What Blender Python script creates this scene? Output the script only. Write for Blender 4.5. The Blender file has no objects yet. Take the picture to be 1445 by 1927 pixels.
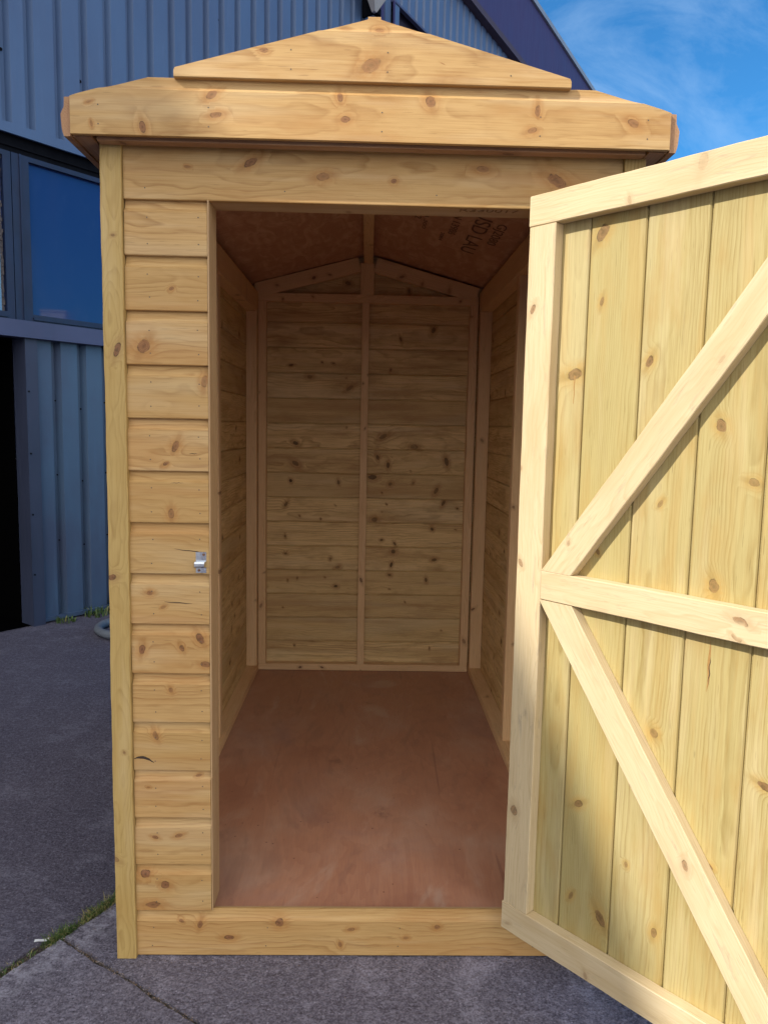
import bpy, math, random
import numpy as np
from mathutils import Vector, Matrix
from mathutils.geometry import delaunay_2d_cdt

random.seed(7)
R = math.radians
C = bpy.context.scene.collection
scene = bpy.context.scene

# ------------------------------------------------------------------ camera
cam_d = bpy.data.cameras.new("camera")
cam = bpy.data.objects.new("camera", cam_d)
C.objects.link(cam)
cr = Vector((0.99959127, -0.02120252, 0.01917671))
cu = Vector((-0.01669066, 0.11177925, 0.99359288))
cf = Vector((0.02321023, 0.99350685, -0.11137968))
M = Matrix((cr, cu, -cf)).transposed().to_4x4()
M.translation = Vector((0.0, -1.8200, 1.3646))
cam.matrix_world = M
cam_d.sensor_fit = 'VERTICAL'
cam_d.sensor_height = 24.0
cam_d.sensor_width = 24.0
cam_d.lens = 1423.927 / 1927.0 * 24.0
cam_d.clip_start = 0.02
cam_d.clip_end = 2000.0
scene.camera = cam

# ------------------------------------------------------------------ sky, sun, exposure
SUN_TO = Vector((-0.68035, -0.38008, 0.62663)).normalized()
SUN_EL = math.asin(SUN_TO.z)
world = bpy.data.worlds.new("World")
scene.world = world
world.use_nodes = True
wn, wl = world.node_tree.nodes, world.node_tree.links
wn.clear()
w_out = wn.new('ShaderNodeOutputWorld')
w_bg = wn.new('ShaderNodeBackground')
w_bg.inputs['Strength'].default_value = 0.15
sky = wn.new('ShaderNodeTexSky')
sky.sky_type = 'NISHITA'
sky.sun_disc = False
sky.sun_elevation = SUN_EL
sky.sun_rotation = math.atan2(SUN_TO.x, SUN_TO.y)
sky.air_density = 1.0
sky.dust_density = 0.3
sky.ozone_density = 1.4
w_tc = wn.new('ShaderNodeTexCoord')
w_map = wn.new('ShaderNodeMapping')
w_map.inputs['Rotation'].default_value = (0.3, 0.5, 0.9)
w_map.inputs['Scale'].default_value = (1.2, 5.0, 3.2)
w_n = wn.new('ShaderNodeTexNoise')
w_n.inputs['Scale'].default_value = 2.3
w_n.inputs['Detail'].default_value = 9.0
w_n.inputs['Roughness'].default_value = 0.62
w_n.inputs['Distortion'].default_value = 0.9
w_r = wn.new('ShaderNodeValToRGB')          # thin wisps
w_r.color_ramp.elements[0].position = 0.50
w_r.color_ramp.elements[0].color = (0, 0, 0, 1)
w_r.color_ramp.elements[1].position = 0.80
w_r.color_ramp.elements[1].color = (1, 1, 1, 1)
w_mul = wn.new('ShaderNodeMath'); w_mul.operation = 'MULTIPLY'
w_mul.inputs[1].default_value = 0.32
w_mix = wn.new('ShaderNodeMix'); w_mix.data_type = 'RGBA'
w_mix.inputs['B'].default_value = (1.6, 2.2, 2.9, 1)
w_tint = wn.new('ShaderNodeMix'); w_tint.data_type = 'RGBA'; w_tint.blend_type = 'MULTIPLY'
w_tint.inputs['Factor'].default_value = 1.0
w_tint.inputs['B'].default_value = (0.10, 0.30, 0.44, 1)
wl.new(sky.outputs['Color'], w_tint.inputs['A'])
wl.new(w_tc.outputs['Generated'], w_map.inputs['Vector'])
wl.new(w_map.outputs['Vector'], w_n.inputs['Vector'])
wl.new(w_n.outputs['Fac'], w_r.inputs['Fac'])
wl.new(w_r.outputs['Color'], w_mul.inputs[0])
wl.new(w_mul.outputs[0], w_mix.inputs['Factor'])
wl.new(w_tint.outputs['Result'], w_mix.inputs['A'])
# unseen cloud bank added behind the photographer as fill for shaded front and interior
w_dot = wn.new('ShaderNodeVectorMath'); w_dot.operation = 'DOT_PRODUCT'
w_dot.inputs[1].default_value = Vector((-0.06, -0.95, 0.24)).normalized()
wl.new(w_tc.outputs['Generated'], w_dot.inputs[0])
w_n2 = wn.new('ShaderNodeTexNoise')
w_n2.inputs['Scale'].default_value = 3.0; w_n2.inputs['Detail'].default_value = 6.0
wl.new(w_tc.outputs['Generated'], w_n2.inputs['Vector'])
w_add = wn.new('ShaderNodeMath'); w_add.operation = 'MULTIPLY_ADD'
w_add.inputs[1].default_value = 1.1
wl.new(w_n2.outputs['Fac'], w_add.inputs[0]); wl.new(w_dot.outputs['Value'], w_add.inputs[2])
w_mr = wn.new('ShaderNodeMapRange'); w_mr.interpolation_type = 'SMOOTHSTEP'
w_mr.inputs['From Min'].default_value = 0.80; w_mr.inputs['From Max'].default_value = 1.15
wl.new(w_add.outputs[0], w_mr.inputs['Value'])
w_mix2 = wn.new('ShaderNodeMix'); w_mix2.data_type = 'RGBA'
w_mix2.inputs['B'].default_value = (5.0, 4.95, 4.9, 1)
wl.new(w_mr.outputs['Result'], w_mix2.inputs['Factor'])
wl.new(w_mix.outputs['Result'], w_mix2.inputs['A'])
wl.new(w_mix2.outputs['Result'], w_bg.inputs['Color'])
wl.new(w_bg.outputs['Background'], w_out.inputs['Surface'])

sun_d = bpy.data.lights.new("sun", 'SUN')
sun_d.energy = 2.0
sun_d.angle = R(0.53)
sun_d.color = (1.0, 0.94, 0.84)
sun = bpy.data.objects.new("sun", sun_d)
sun.rotation_euler = (-SUN_TO).to_track_quat('-Z', 'Y').to_euler()
sun.location = SUN_TO * 40
C.objects.link(sun)

scene.view_settings.view_transform = 'Standard'
scene.view_settings.look = 'None'
scene.view_settings.exposure = 1.5
scene.view_settings.gamma = 1.0
scene.render.engine = 'CYCLES'
scene.cycles.max_bounces = 10
scene.cycles.diffuse_bounces = 7
scene.cycles.use_denoising = True


# ------------------------------------------------------------------ helpers
def new_obj(name, me, parent=None, label=None):
    o = bpy.data.objects.new(name, me)
    C.objects.link(o)
    if parent:
        o.parent = parent
        o.matrix_parent_inverse = parent.matrix_world.inverted()
    if label:
        o['label'] = label
    return o


def thing(name, label, cat, loc=(0, 0, 0), group=None):
    o = bpy.data.objects.new(name, None)
    C.objects.link(o)
    o.empty_display_size = 0.1
    o.matrix_world = Matrix.Translation(Vector(loc))
    o['label'] = label
    o['category'] = cat
    if group:
        o['group'] = group
    return o


def tag(o, label, cat, group=None):
    o['label'] = label
    o['category'] = cat
    if group:
        o['group'] = group
    return o


class MB:
    """collects vertices and faces, plus solid-wood coordinates for boards"""
    def __init__(self):
        self.v = []; self.f = []; self.wp = []; self.kn = []; self.ti = []; self.mi = []

    def raw(self, verts, faces, mi=0, tint=0.0):
        b = len(self.v)
        for q in verts:
            q = Vector(q)
            self.v.append(tuple(q)); self.wp.append((q.x, q.y, q.z)); self.kn.append((9, 9, 0)); self.ti.append(tint)
        for f in faces:
            self.f.append(tuple(b + i for i in f)); self.mi.append(mi)

    def box(self, c0, c1, mi=0):
        x0, y0, z0 = c0; x1, y1, z1 = c1
        self.obox(Vector((x0, y0, z0)), Vector((x1 - x0, 0, 0)), Vector((0, y1 - y0, 0)), Vector((0, 0, z1 - z0)), mi)

    def obox(self, o, a, b, c, mi=0):
        o = Vector(o)
        vs = [o, o + a, o + a + b, o + b, o + c, o + a + c, o + a + b + c, o + b + c]
        self.raw(vs, [(0, 3, 2, 1), (4, 5, 6, 7), (0, 1, 5, 4), (1, 2, 6, 5), (2, 3, 7, 6), (3, 0, 4, 7)], mi)

    def disc(self, c, n, r, h=0.0006, k=8, mi=1):
        n = Vector(n).normalized()
        a = n.orthogonal().normalized(); b = n.cross(a)
        c = Vector(c)
        ring = [c + a * (r * math.cos(2 * math.pi * i / k)) + b * (r * math.sin(2 * math.pi * i / k)) for i in range(k)]
        top = [q + n * h for q in ring]
        fs = [tuple(range(k, 2 * k))] + [(i, (i + 1) % k, k + (i + 1) % k, k + i) for i in range(k)]
        self.raw(ring + top, fs, mi)

    def ribbon(self, pts, wds, side, n, mi, h=0.0003):
        n = Vector(n); side = Vector(side)
        vs = []
        for p, w in zip(pts, wds):
            p = Vector(p)
            vs += [p - side * w, p - side * (w * 0.8) + n * h, p + side * (w * 0.8) + n * h, p + side * w]
        fs = []
        for i in range(len(pts) - 1):
            for j in range(3):
                fs.append((4 * i + j, 4 * i + j + 1, 4 * i + 5 + j, 4 * i + 4 + j))
        self.raw(vs, fs, mi)

    def board(self, org, ax, ay, az, L, prof, knots=(), tint=None, du=0.014, dp=0.012, u0=None, u1=None, pith=None, wob=0.0):
        """sweep a cross-section prof [(y,z)...] (counter-clockwise seen from +ax) along ax; keeps grain coordinates.
        knots: (u, y, r, darkness) on the z-facing faces"""
        org = Vector(org); ax = Vector(ax).normalized(); ay = Vector(ay).normalized(); az = Vector(az).normalized()
        seed = random.uniform(0, 400)
        if tint is None:
            tint = random.uniform(-1, 1)
        if pith is None:
            pith = (random.uniform(-0.05, 0.10), random.choice((-1, 1)) * random.uniform(0.03, 0.12))
        pts = []
        n = len(prof)
        for i in range(n):
            p, q = prof[i], prof[(i + 1) % n]
            d = math.hypot(q[0] - p[0], q[1] - p[1])
            k = max(1, int(math.ceil(d / dp)))
            for j in range(k):
                t = j / k
                pts.append((p[0] + (q[0] - p[0]) * t, p[1] + (q[1] - p[1]) * t))
        m = len(pts)
        nu = max(2, int(math.ceil(L / du)))
        b = len(self.v)
        ph = random.uniform(0, 9)
        own = []
        kk = []
        for kn in knots:
            an = random.uniform(-0.6, 0.6) + random.choice((0, 0, 1.57)); asp = random.uniform(0.95, 1.35)
            kk.append((kn[0], kn[1], kn[2] * 0.9, kn[3] * random.uniform(0.5, 1.0), math.cos(an), math.sin(an), asp))
        for i in range(nu + 1):
            for (y, z) in pts:
                a0 = u0(y, z) if u0 else 0.0
                a1 = u1(y, z) if u1 else L
                u = a0 + (a1 - a0) * i / nu
                w = wob * (math.sin(u * 5.1 + ph) + 0.5 * math.sin(u * 23.0 + 2 * ph) + 0.35 * math.sin(u * 71.0 + 3 * ph)) if wob else 0.0
                q = org + ax * u + ay * (y + w) + az * z
                self.v.append(tuple(q))
                self.wp.append((u + seed, y - pith[0], z - pith[1]))
                self.ti.append(tint)
                best = None
                for ki, kn in enumerate(kk):
                    dx0 = u - kn[0]; dy0 = y - kn[1]
                    dx = (dx0 * kn[4] + dy0 * kn[5]) / (kn[2] * kn[6]); dy = (dy0 * kn[4] - dx0 * kn[5]) / (kn[2] / kn[6])
                    dd = dx0 * dx0 + dy0 * dy0
                    dd /= kn[2] * kn[2]
                    if best is None or dd < best[0]:
                        best = (dd, dx, dy, kn[3], ki)
                if best and best[0] < 34.0:
                    self.kn.append((best[1], best[2], best[3] * min(1.0, (34.0 - best[0]) / 10.0)))
                    own.append(best[4])
                else:
                    self.kn.append((9.0, 9.0, 0.0)); own.append(-1)
        # no knot may bleed across a cell that two knots share
        for i in range(nu):
            for j in range(m):
                k = (j + 1) % m
                q4 = (i * m + j, i * m + k, (i + 1) * m + k, (i + 1) * m + j)
                if len({own[q] for q in q4}) > 1:
                    for q in q4:
                        c_ = self.kn[b + q]; self.kn[b + q] = (c_[0], c_[1], 0.0)
        for i in range(nu):
            for j in range(m):
                k = (j + 1) % m
                self.f.append((b + i * m + j, b + i * m + k, b + (i + 1) * m + k, b + (i + 1) * m + j)); self.mi.append(0)
        e = b + nu * m
        if u0 or u1:      # slanting ends: small triangles, so that a kinked end stays clean
            vo, _, fo, ov, _, _ = delaunay_2d_cdt([Vector(q) for q in pts], [], [list(range(m))], 1, 1e-7)
            for f in fo:
                t_ = [ov[i][0] for i in f]
                self.f.append(tuple(b + i for i in reversed(t_))); self.mi.append(0)
                self.f.append(tuple(e + i for i in t_)); self.mi.append(0)
        else:
            self.f.append(tuple(b + j for j in reversed(range(m)))); self.mi.append(0)
            self.f.append(tuple(e + j for j in range(m))); self.mi.append(0)

    def build(self, name, mats, parent=None, label=None, smooth=False):
        me = bpy.data.meshes.new(name)
        me.from_pydata(self.v, [], self.f)
        if not isinstance(mats, (list, tuple)):
            mats = [mats]
        for m in mats:
            me.materials.append(m)
        me.polygons.foreach_set('material_index', np.array(self.mi, dtype=np.int32))
        for nm, data, ty, k in (('wp', self.wp, 'FLOAT_VECTOR', 3), ('knot', self.kn, 'FLOAT_VECTOR', 3)):
            at = me.attributes.new(nm, ty, 'POINT')
            at.data.foreach_set('vector', np.array(data, dtype=np.float32).ravel())
        at = me.attributes.new('tint', 'FLOAT', 'POINT')
        at.data.foreach_set('value', np.array(self.ti, dtype=np.float32))
        if smooth:
            me.polygons.foreach_set('use_smooth', np.ones(len(self.f), dtype=bool))
        me.update()
        return new_obj(name, me, parent, label)


def rect(h, t, c=0.0015):
    """rectangle y 0..h, z 0..t with chamfered corners"""
    return [(c, 0), (h - c, 0), (h, c), (h, t - c), (h - c, t), (c, t), (0, t - c), (0, c)]


def rk(L, W, n, r=(0.005, 0.011), margin=0.02, dark=(0.6, 1.0)):
    """random knots kept apart"""
    out = []
    for _ in range(n * 6):
        if len(out) >= n:
            break
        u, y, q = random.uniform(margin, L - margin), random.uniform(0.1 * W, 0.9 * W), random.uniform(*r)
        if all(math.hypot(u - o[0], y - o[1]) > 4.2 * (q + o[2]) for o in out):
            out.append((u, y, q, random.uniform(*dark)))
    return out


# ------------------------------------------------------------------ materials
class NT:
    def __init__(self, name):
        self.m = bpy.data.materials.new(name)
        self.m.use_nodes = True
        self.n = self.m.node_tree.nodes; self.l = self.m.node_tree.links
        self.n.clear()
        self.out = self.n.new('ShaderNodeOutputMaterial')
        self.p = self.n.new('ShaderNodeBsdfPrincipled')
        self.l.new(self.p.outputs[0], self.out.inputs[0])

    def _in(self, node, key, v):
        s = node.inputs[key]
        if isinstance(v, (int, float)):
            s.default_value = v
        elif isinstance(v, (tuple, list)):
            if len(v) == 3 and s.type == 'RGBA':
                v = (*v, 1)
            s.default_value = v
        elif v is not None:
            self.l.new(v, s)

    def math(self, op, a, b=None, c=None, clamp=False):
        n = self.n.new('ShaderNodeMath'); n.operation = op; n.use_clamp = clamp
        self._in(n, 0, a)
        if b is not None: self._in(n, 1, b)
        if c is not None: self._in(n, 2, c)
        return n.outputs[0]

    def vmath(self, op, a, b=None):
        n = self.n.new('ShaderNodeVectorMath'); n.operation = op
        self._in(n, 0, a)
        if b is not None: self._in(n, 1, b)
        return n.outputs['Value'] if op in ('LENGTH', 'DOT_PRODUCT') else n.outputs[0]

    def noise(self, vec, scale=1.0, detail=3.0, rough=0.5, dist=0.0, color=False):
        n = self.n.new('ShaderNodeTexNoise')
        self._in(n, 'Vector', vec); self._in(n, 'Scale', scale); self._in(n, 'Detail', detail)
        self._in(n, 'Roughness', rough); self._in(n, 'Distortion', dist)
        return n.outputs['Color' if color else 'Fac']

    def voro(self, vec, scale, feature='F1', rnd=1.0):
        n = self.n.new('ShaderNodeTexVoronoi'); n.feature = feature
        self._in(n, 'Vector', vec); self._in(n, 'Scale', scale); self._in(n, 'Randomness', rnd)
        return n.outputs['Distance']

    def mix(self, f, a, b, blend='MIX'):
        n = self.n.new('ShaderNodeMix'); n.data_type = 'RGBA'; n.blend_type = blend
        self._in(n, 'Factor', f); self._in(n, 'A', a); self._in(n, 'B', b)
        return n.outputs['Result']

    def ramp(self, v, stops, interp='LINEAR'):
        n = self.n.new('ShaderNodeValToRGB'); cr_ = n.color_ramp; cr_.interpolation = interp
        while len(cr_.elements) < len(stops): cr_.elements.new(0.5)
        for e, (p, c) in zip(cr_.elements, stops):
            e.position = p
            e.color = (c, c, c, 1) if isinstance(c, (int, float)) else (*c, 1)
        self._in(n, 'Fac', v)
        return n.outputs['Color']

    def smooth(self, v, a, b, o0=0.0, o1=1.0):
        n = self.n.new('ShaderNodeMapRange'); n.interpolation_type = 'SMOOTHSTEP'
        self._in(n, 'Value', v)
        n.inputs['From Min'].default_value = a; n.inputs['From Max'].default_value = b
        n.inputs['To Min'].default_value = o0; n.inputs['To Max'].default_value = o1
        return n.outputs['Result']

    def attr(self, name):
        n = self.n.new('ShaderNodeAttribute'); n.attribute_name = name
        return n

    def obj(self):
        return self.n.new('ShaderNodeTexCoord').outputs['Object']

    def bump(self, h, strength, dist):
        n = self.n.new('ShaderNodeBump')
        n.inputs['Strength'].default_value = strength; n.inputs['Distance'].default_value = dist
        self._in(n, 'Height', h)
        self.l.new(n.outputs[0], self.p.inputs['Normal'])

    def set(self, **k):
        for a, v in k.items():
            self._in(self.p, a.replace('_', ' '), v)
        return self.m


def wood(name, light, dark, knot_c, tint_c, sawn=0.0, halo_c=None, broad=0.0, rings=0.006, contrast=0.55, rough=0.62, stain=0.35, stain_c=None, warp=0.010, tint_amt=0.25):
    t = NT(name)
    wp = t.attr('wp').outputs['Vector']
    kn = t.attr('knot').outputs['Vector']
    ti = t.attr('tint').outputs['Fac']
    sx = t.n.new('ShaderNodeSeparateXYZ'); t.l.new(wp, sx.inputs[0])
    sk = t.n.new('ShaderNodeSeparateXYZ'); t.l.new(kn, sk.inputs[0])
    lo = t.noise(t.vmath('MULTIPLY', wp, (2.6, 7, 7)), 1.0, 3.0, 0.55, color=True)
    lo = t.vmath('SCALE', t.vmath('SUBTRACT', lo, (0.5, 0.5, 0.5)), None)
    lo.node.inputs['Scale'].default_value = warp * 6
    sl = t.n.new('ShaderNodeSeparateXYZ'); t.l.new(lo, sl.inputs[0])
    y = t.math('ADD', sx.outputs['Y'], sl.outputs['X'])
    z = t.math('ADD', sx.outputs['Z'], sl.outputs['Y'])
    r = t.math('SQRT', t.math('ADD', t.math('MULTIPLY', y, y), t.math('MULTIPLY', z, z)))
    # knots: squashed distance with a noisy outline
    kj = t.noise(t.vmath('MULTIPLY', wp, (85, 85, 85)), 1.0, 4.0, 0.6)
    kx = t.math('MULTIPLY', sk.outputs['X'], 0.8)
    d = t.math('SQRT', t.math('ADD', t.math('MULTIPLY', kx, kx), t.math('MULTIPLY', sk.outputs['Y'], sk.outputs['Y'])))
    d = t.math('ADD', d, t.math('MULTIPLY', t.math('SUBTRACT', kj, 0.5), 0.8))
    w = t.math('MINIMUM', t.math('MULTIPLY', sk.outputs['Z'], 4.0), 1.0)
    g = t.math('MULTIPLY', t.math('EXPONENT', t.math('MULTIPLY', t.math('MULTIPLY', d, d), -0.22)), w)
    r = t.math('ADD', r, t.math('MULTIPLY', g, 0.016))
    r = t.math('MULTIPLY', r, t.math('ADD', t.math('MULTIPLY', ti, 0.3), 1.0))
    ph = t.math('FRACT', t.math('DIVIDE', r, rings))
    ring = t.ramp(ph, [(0.0, 0.0), (0.55, 0.25), (0.86, 1.0), (1.0, 0.0)])
    zone = t.smooth(t.noise(t.vmath('MULTIPLY', wp, (3.0, 24, 24)), 1.0, 3.0, 0.6), 0.32, 0.68, 0.15, 1.0)
    ringv = t.math('MULTIPLY', t.math('MULTIPLY', ring, zone), t.noise(t.vmath('MULTIPLY', wp, (14, 160, 160)), 1.0, 3.0, 0.7))
    fib = t.noise(t.vmath('MULTIPLY', wp, (7, 330, 330)), 1.0, 4.0, 0.7)
    base = t.mix(t.math('MULTIPLY', ringv, contrast * 2.4, clamp=True), light, dark)
    base = t.mix(t.smooth(fib, 0.42, 0.72, 0, 0.55), base, dark)
    fleck = t.noise(t.vmath('MULTIPLY', wp, (16, 260, 260)), 1.0, 2.0, 0.5)
    base = t.mix(t.smooth(fleck, 0.66, 0.74, 0, 0.5), base, tuple(x * 0.55 for x in dark))
    # broad blotches and the board's own tone
    blo = t.noise(t.vmath('MULTIPLY', wp, (5, 14, 14)), 1.0, 4.0, 0.6)
    base = t.mix(t.smooth(blo, 0.45, 0.75, 0, stain), base, stain_c or dark)
    bl2 = t.noise(t.vmath('MULTIPLY', wp, (2.2, 22, 22)), 1.0, 3.0, 0.6)
    base = t.mix(t.smooth(bl2, 0.5, 0.72, 0, 0.35), base, t.mix(0.5, light, (0.75, 0.62, 0.42)))
    base = t.mix(t.math('MULTIPLY', t.math('ADD', ti, 1.0), tint_amt), base, t.mix(0.6, base, tint_c))
    if broad:
        bp = t.noise(t.vmath('MULTIPLY', wp, (1.3, 16, 16)), 1.0, 4.0, 0.6, 0.5)
        base = t.mix(t.smooth(bp, 0.48, 0.66, 0, broad), base, halo_c)
        bq = t.noise(t.vmath('MULTIPLY', wp, (0.9, 8, 8)), 1.0, 3.0, 0.6, 0.3)
        base = t.mix(t.smooth(bq, 0.50, 0.66, 0, broad), base, t.mix(0.45, base, (0.62, 0.56, 0.38)))
    if sawn:
        sm = t.noise(t.vmath('MULTIPLY', wp, (11, 60, 60)), 1.0, 5.0, 0.7, 0.8)
        base = t.mix(t.smooth(sm, 0.56, 0.72, 0, sawn), base, (0.30, 0.24, 0.18))
        pt = t.noise(t.vmath('MULTIPLY', wp, (2.2, 9, 9)), 1.0, 3.0, 0.6)
        base = t.mix(t.smooth(pt, 0.50, 0.66, 0, sawn), base, (0.50, 0.365, 0.19))
    # halo, knot body, dark rim, paler heart rings
    halo = t.math('MULTIPLY', t.math('MULTIPLY', t.smooth(d, 1.0, 3.4, 0.75, 0.0), t.smooth(kj, 0.3, 0.65, 0.35, 1.0)), w)
    base = t.mix(halo, base, halo_c or t.mix(0.55, knot_c, light))
    tail = t.math('MULTIPLY', t.math('MULTIPLY', t.smooth(t.math('ABSOLUTE', sk.outputs['Y']), 0.3, 1.1, 1.0, 0.0), t.smooth(t.math('ABSOLUTE', sk.outputs['X']), 1.0, 5.0, 0.45, 0.0)), w)
    base = t.mix(tail, base, dark)
    core = t.math('MULTIPLY', t.smooth(d, 0.86, 1.06, 0.92, 0.0), sk.outputs['Z'])
    kr = t.math('ADD', t.math('MULTIPLY', t.math('SINE', t.math('MULTIPLY', d, 21.0)), 0.5), 0.5)
    kd = tuple(x * 0.38 for x in knot_c)
    kcol = t.mix(t.math('MULTIPLY', kr, 0.55), knot_c, kd)
    kcol = t.mix(t.smooth(kj, 0.52, 0.66, 0.0, 0.8), kcol, tuple(x * 0.28 for x in knot_c))
    kcol = t.mix(t.smooth(d, 0.16, 0.34, 0.85, 0.0), kcol, kd)
    base = t.mix(core, base, kcol)
    side = t.smooth(t.noise(t.vmath('MULTIPLY', wp, (55, 55, 55)), 1.0, 2.0), 0.40, 0.60)
    rim = t.math('MULTIPLY', t.math('MULTIPLY', t.smooth(d, 0.80, 0.95), t.smooth(d, 0.98, 1.16, 1.0, 0.0)), sk.outputs['Z'])
    base = t.mix(t.math('MULTIPLY', t.math('MULTIPLY', rim, side), 0.85), base, tuple(x * 0.2 for x in knot_c))
    t.bump(t.math('ADD', t.math('MULTIPLY', fib, 0.5), t.math('SUBTRACT', t.math('MULTIPLY', ringv, -0.3), t.math('MULTIPLY', core, 0.5))), 0.35, 0.0012)
    return t.set(Base_Color=base, Roughness=t.smooth(fib, 0.2, 0.8, rough - 0.08, rough + 0.12), Specular_IOR_Level=0.35)


WOOD_FRONT = wood('treated_softwood_honey', (0.50, 0.315, 0.128), (0.28, 0.14, 0.045), (0.24, 0.10, 0.042), (0.37, 0.225, 0.07), stain=0.55, stain_c=(0.38, 0.185, 0.055), rings=0.0085, contrast=0.75, halo_c=(0.37, 0.175, 0.05), broad=0.35, tint_amt=0.4)
WOOD_POST = wood('treated_softwood_trim', (0.45, 0.31, 0.115), (0.29, 0.175, 0.055), (0.20, 0.08, 0.04), (0.40, 0.28, 0.09), rings=0.005, stain=0.5, stain_c=(0.36, 0.215, 0.06), contrast=0.7)
WOOD_INNER = wood('treated_softwood_lining', (0.80, 0.60, 0.29), (0.42, 0.26, 0.105), (0.060, 0.026, 0.012), (0.50, 0.345, 0.15), stain=0.75, stain_c=(0.38, 0.225, 0.09), contrast=0.8, rings=0.0075, halo_c=(0.34, 0.17, 0.06), broad=0.45, tint_amt=0.45)
WOOD_FRAME = wood('softwood_framing', (0.74, 0.51, 0.28), (0.54, 0.33, 0.165), (0.18, 0.075, 0.035), (0.66, 0.44, 0.22), stain=0.35, rings=0.005)
WOOD_JAMB = wood('planed_softwood_lining', (0.43, 0.285, 0.155), (0.32, 0.185, 0.09), (0.16, 0.07, 0.03), (0.42, 0.27, 0.12), stain=0.25, rings=0.005)
WOOD_SOFFIT = wood('reddish_softwood', (0.36, 0.205, 0.105), (0.25, 0.125, 0.058), (0.12, 0.05, 0.03), (0.31, 0.15, 0.08), stain=0.3)
WOOD_PLANK = wood('green_treated_planks', (0.425, 0.345, 0.150), (0.265, 0.185, 0.06), (0.22, 0.11, 0.045), (0.36, 0.30, 0.115), stain=0.5, stain_c=(0.36, 0.205, 0.05), rings=0.0052, contrast=0.72, tint_amt=0.3, warp=0.0042, halo_c=(0.40, 0.25, 0.07), broad=0.32)
WOOD_LEDGE = wood('pale_sawn_softwood', (0.60, 0.485, 0.30), (0.46, 0.335, 0.175), (0.28, 0.14, 0.06), (0.56, 0.44, 0.25), sawn=0.5, stain=0.32, stain_c=(0.46, 0.34, 0.21), rings=0.0055, contrast=0.55)


def metal(name, col, rough=0.45, var=0.25, var_c=None, metallic=0.0, scale=(1.2, 1.2, 0.6), bump=0.0, spec=0.5):
    t = NT(name)
    o = t.obj()
    n1 = t.noise(t.vmath('MULTIPLY', o, scale), 2.0, 5.0, 0.6)
    n2 = t.noise(t.vmath('MULTIPLY', o, (30, 30, 3)), 1.0, 3.0, 0.6)
    c = t.mix(t.smooth(n1, 0.35, 0.7, 0, var), col, var_c or tuple(x * 0.6 for x in col))
    c = t.mix(t.smooth(n2, 0.55, 0.8, 0, 0.25), c, tuple(min(1, x * 1.38) for x in col))
    if bump:
        t.bump(n1, bump, 0.01)
    return t.set(Base_Color=c, Roughness=t.smooth(n2, 0.3, 0.8, rough - 0.08, rough + 0.1), Metallic=metallic, Specular_IOR_Level=spec)


STEEL_BLUE = metal('blue_coated_steel', (0.072, 0.128, 0.245), 0.5, 0.45, (0.062, 0.094, 0.185))
STEEL_LOW = metal('weathered_blue_steel', (0.064, 0.110, 0.185), 0.42, 0.7, (0.058, 0.066, 0.118))
STEEL_SILL = metal('purple_blue_flashing', (0.062, 0.075, 0.155), 0.5, 0.4)
STEEL_JAMB = metal('dull_jamb_flashing', (0.042, 0.052, 0.095), 0.5, 0.5)
STEEL_FASCIA = metal('dark_violet_fascia', (0.035, 0.032, 0.115), 0.6, 0.4, (0.05, 0.03, 0.11))
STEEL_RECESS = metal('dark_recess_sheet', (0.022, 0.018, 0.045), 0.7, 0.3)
STEEL_ROOF = metal('grey_roof_sheet', (0.22, 0.27, 0.34), 0.5, 0.3)
PAINT_NAVY = metal('navy_window_paint', (0.009, 0.019, 0.058), 0.45, 0.5, (0.006, 0.010, 0.028), scale=(6, 6, 3))
PALE_STRIP = metal('pale_blue_strip', (0.12, 0.26, 0.42), 0.5, 0.2)
PUTTY = metal('cracked_putty', (0.05, 0.045, 0.05), 0.9, 0.6, (0.16, 0.13, 0.12), scale=(60, 60, 30))
BLACK = metal('black_fixing_and_shade', (0.003, 0.0035, 0.006), 0.8, 0.2, spec=0.1)  # for bolts and bracket, and for the painted shadow gap over the windows
VOID = metal('shade_black_interior', (0.0018, 0.0018, 0.002), 0.9, 0.0, spec=0.0)  # unlit room's darkness put into the colour
GALV = metal('galvanised_steel', (0.52, 0.56, 0.62), 0.28, 0.4, (0.36, 0.38, 0.42), metallic=1.0, scale=(120, 120, 120))
NAIL = metal('nail_head', (0.10, 0.075, 0.05), 0.5, 0.3)
RUST = metal('rusty_screw', (0.16, 0.075, 0.04), 0.6, 0.4, scale=(300, 300, 300))
INK = metal('stamp_ink', (0.10, 0.055, 0.042), 0.9, 0.8, (0.26, 0.14, 0.09), scale=(40, 40, 40))
PENCIL = metal('pencil_mark', (0.20, 0.11, 0.05), 0.9, 0.5, (0.40, 0.24, 0.12), scale=(90, 90, 90))
HOSE = metal('grey_hose_rubber', (0.15, 0.17, 0.20), 0.6, 0.4, scale=(20, 20, 20))
LAMP_GREY = metal('grey_lamp_casing', (0.36, 0.35, 0.35), 0.5, 0.3, scale=(8, 8, 8))
PLASTER = metal('pale_render', (0.72, 0.73, 0.74), 0.8, 0.1)
BARK = metal('bark_and_cracks', (0.045, 0.028, 0.02), 0.9, 0.5, scale=(90, 90, 90))
RESIN = metal('amber_resin', (0.36, 0.21, 0.07), 0.4, 0.5, (0.26, 0.13, 0.04), scale=(90, 90, 90))
PAPER = metal('white_paper', (0.75, 0.76, 0.78), 0.8, 0.1, scale=(30, 30, 30))

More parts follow.
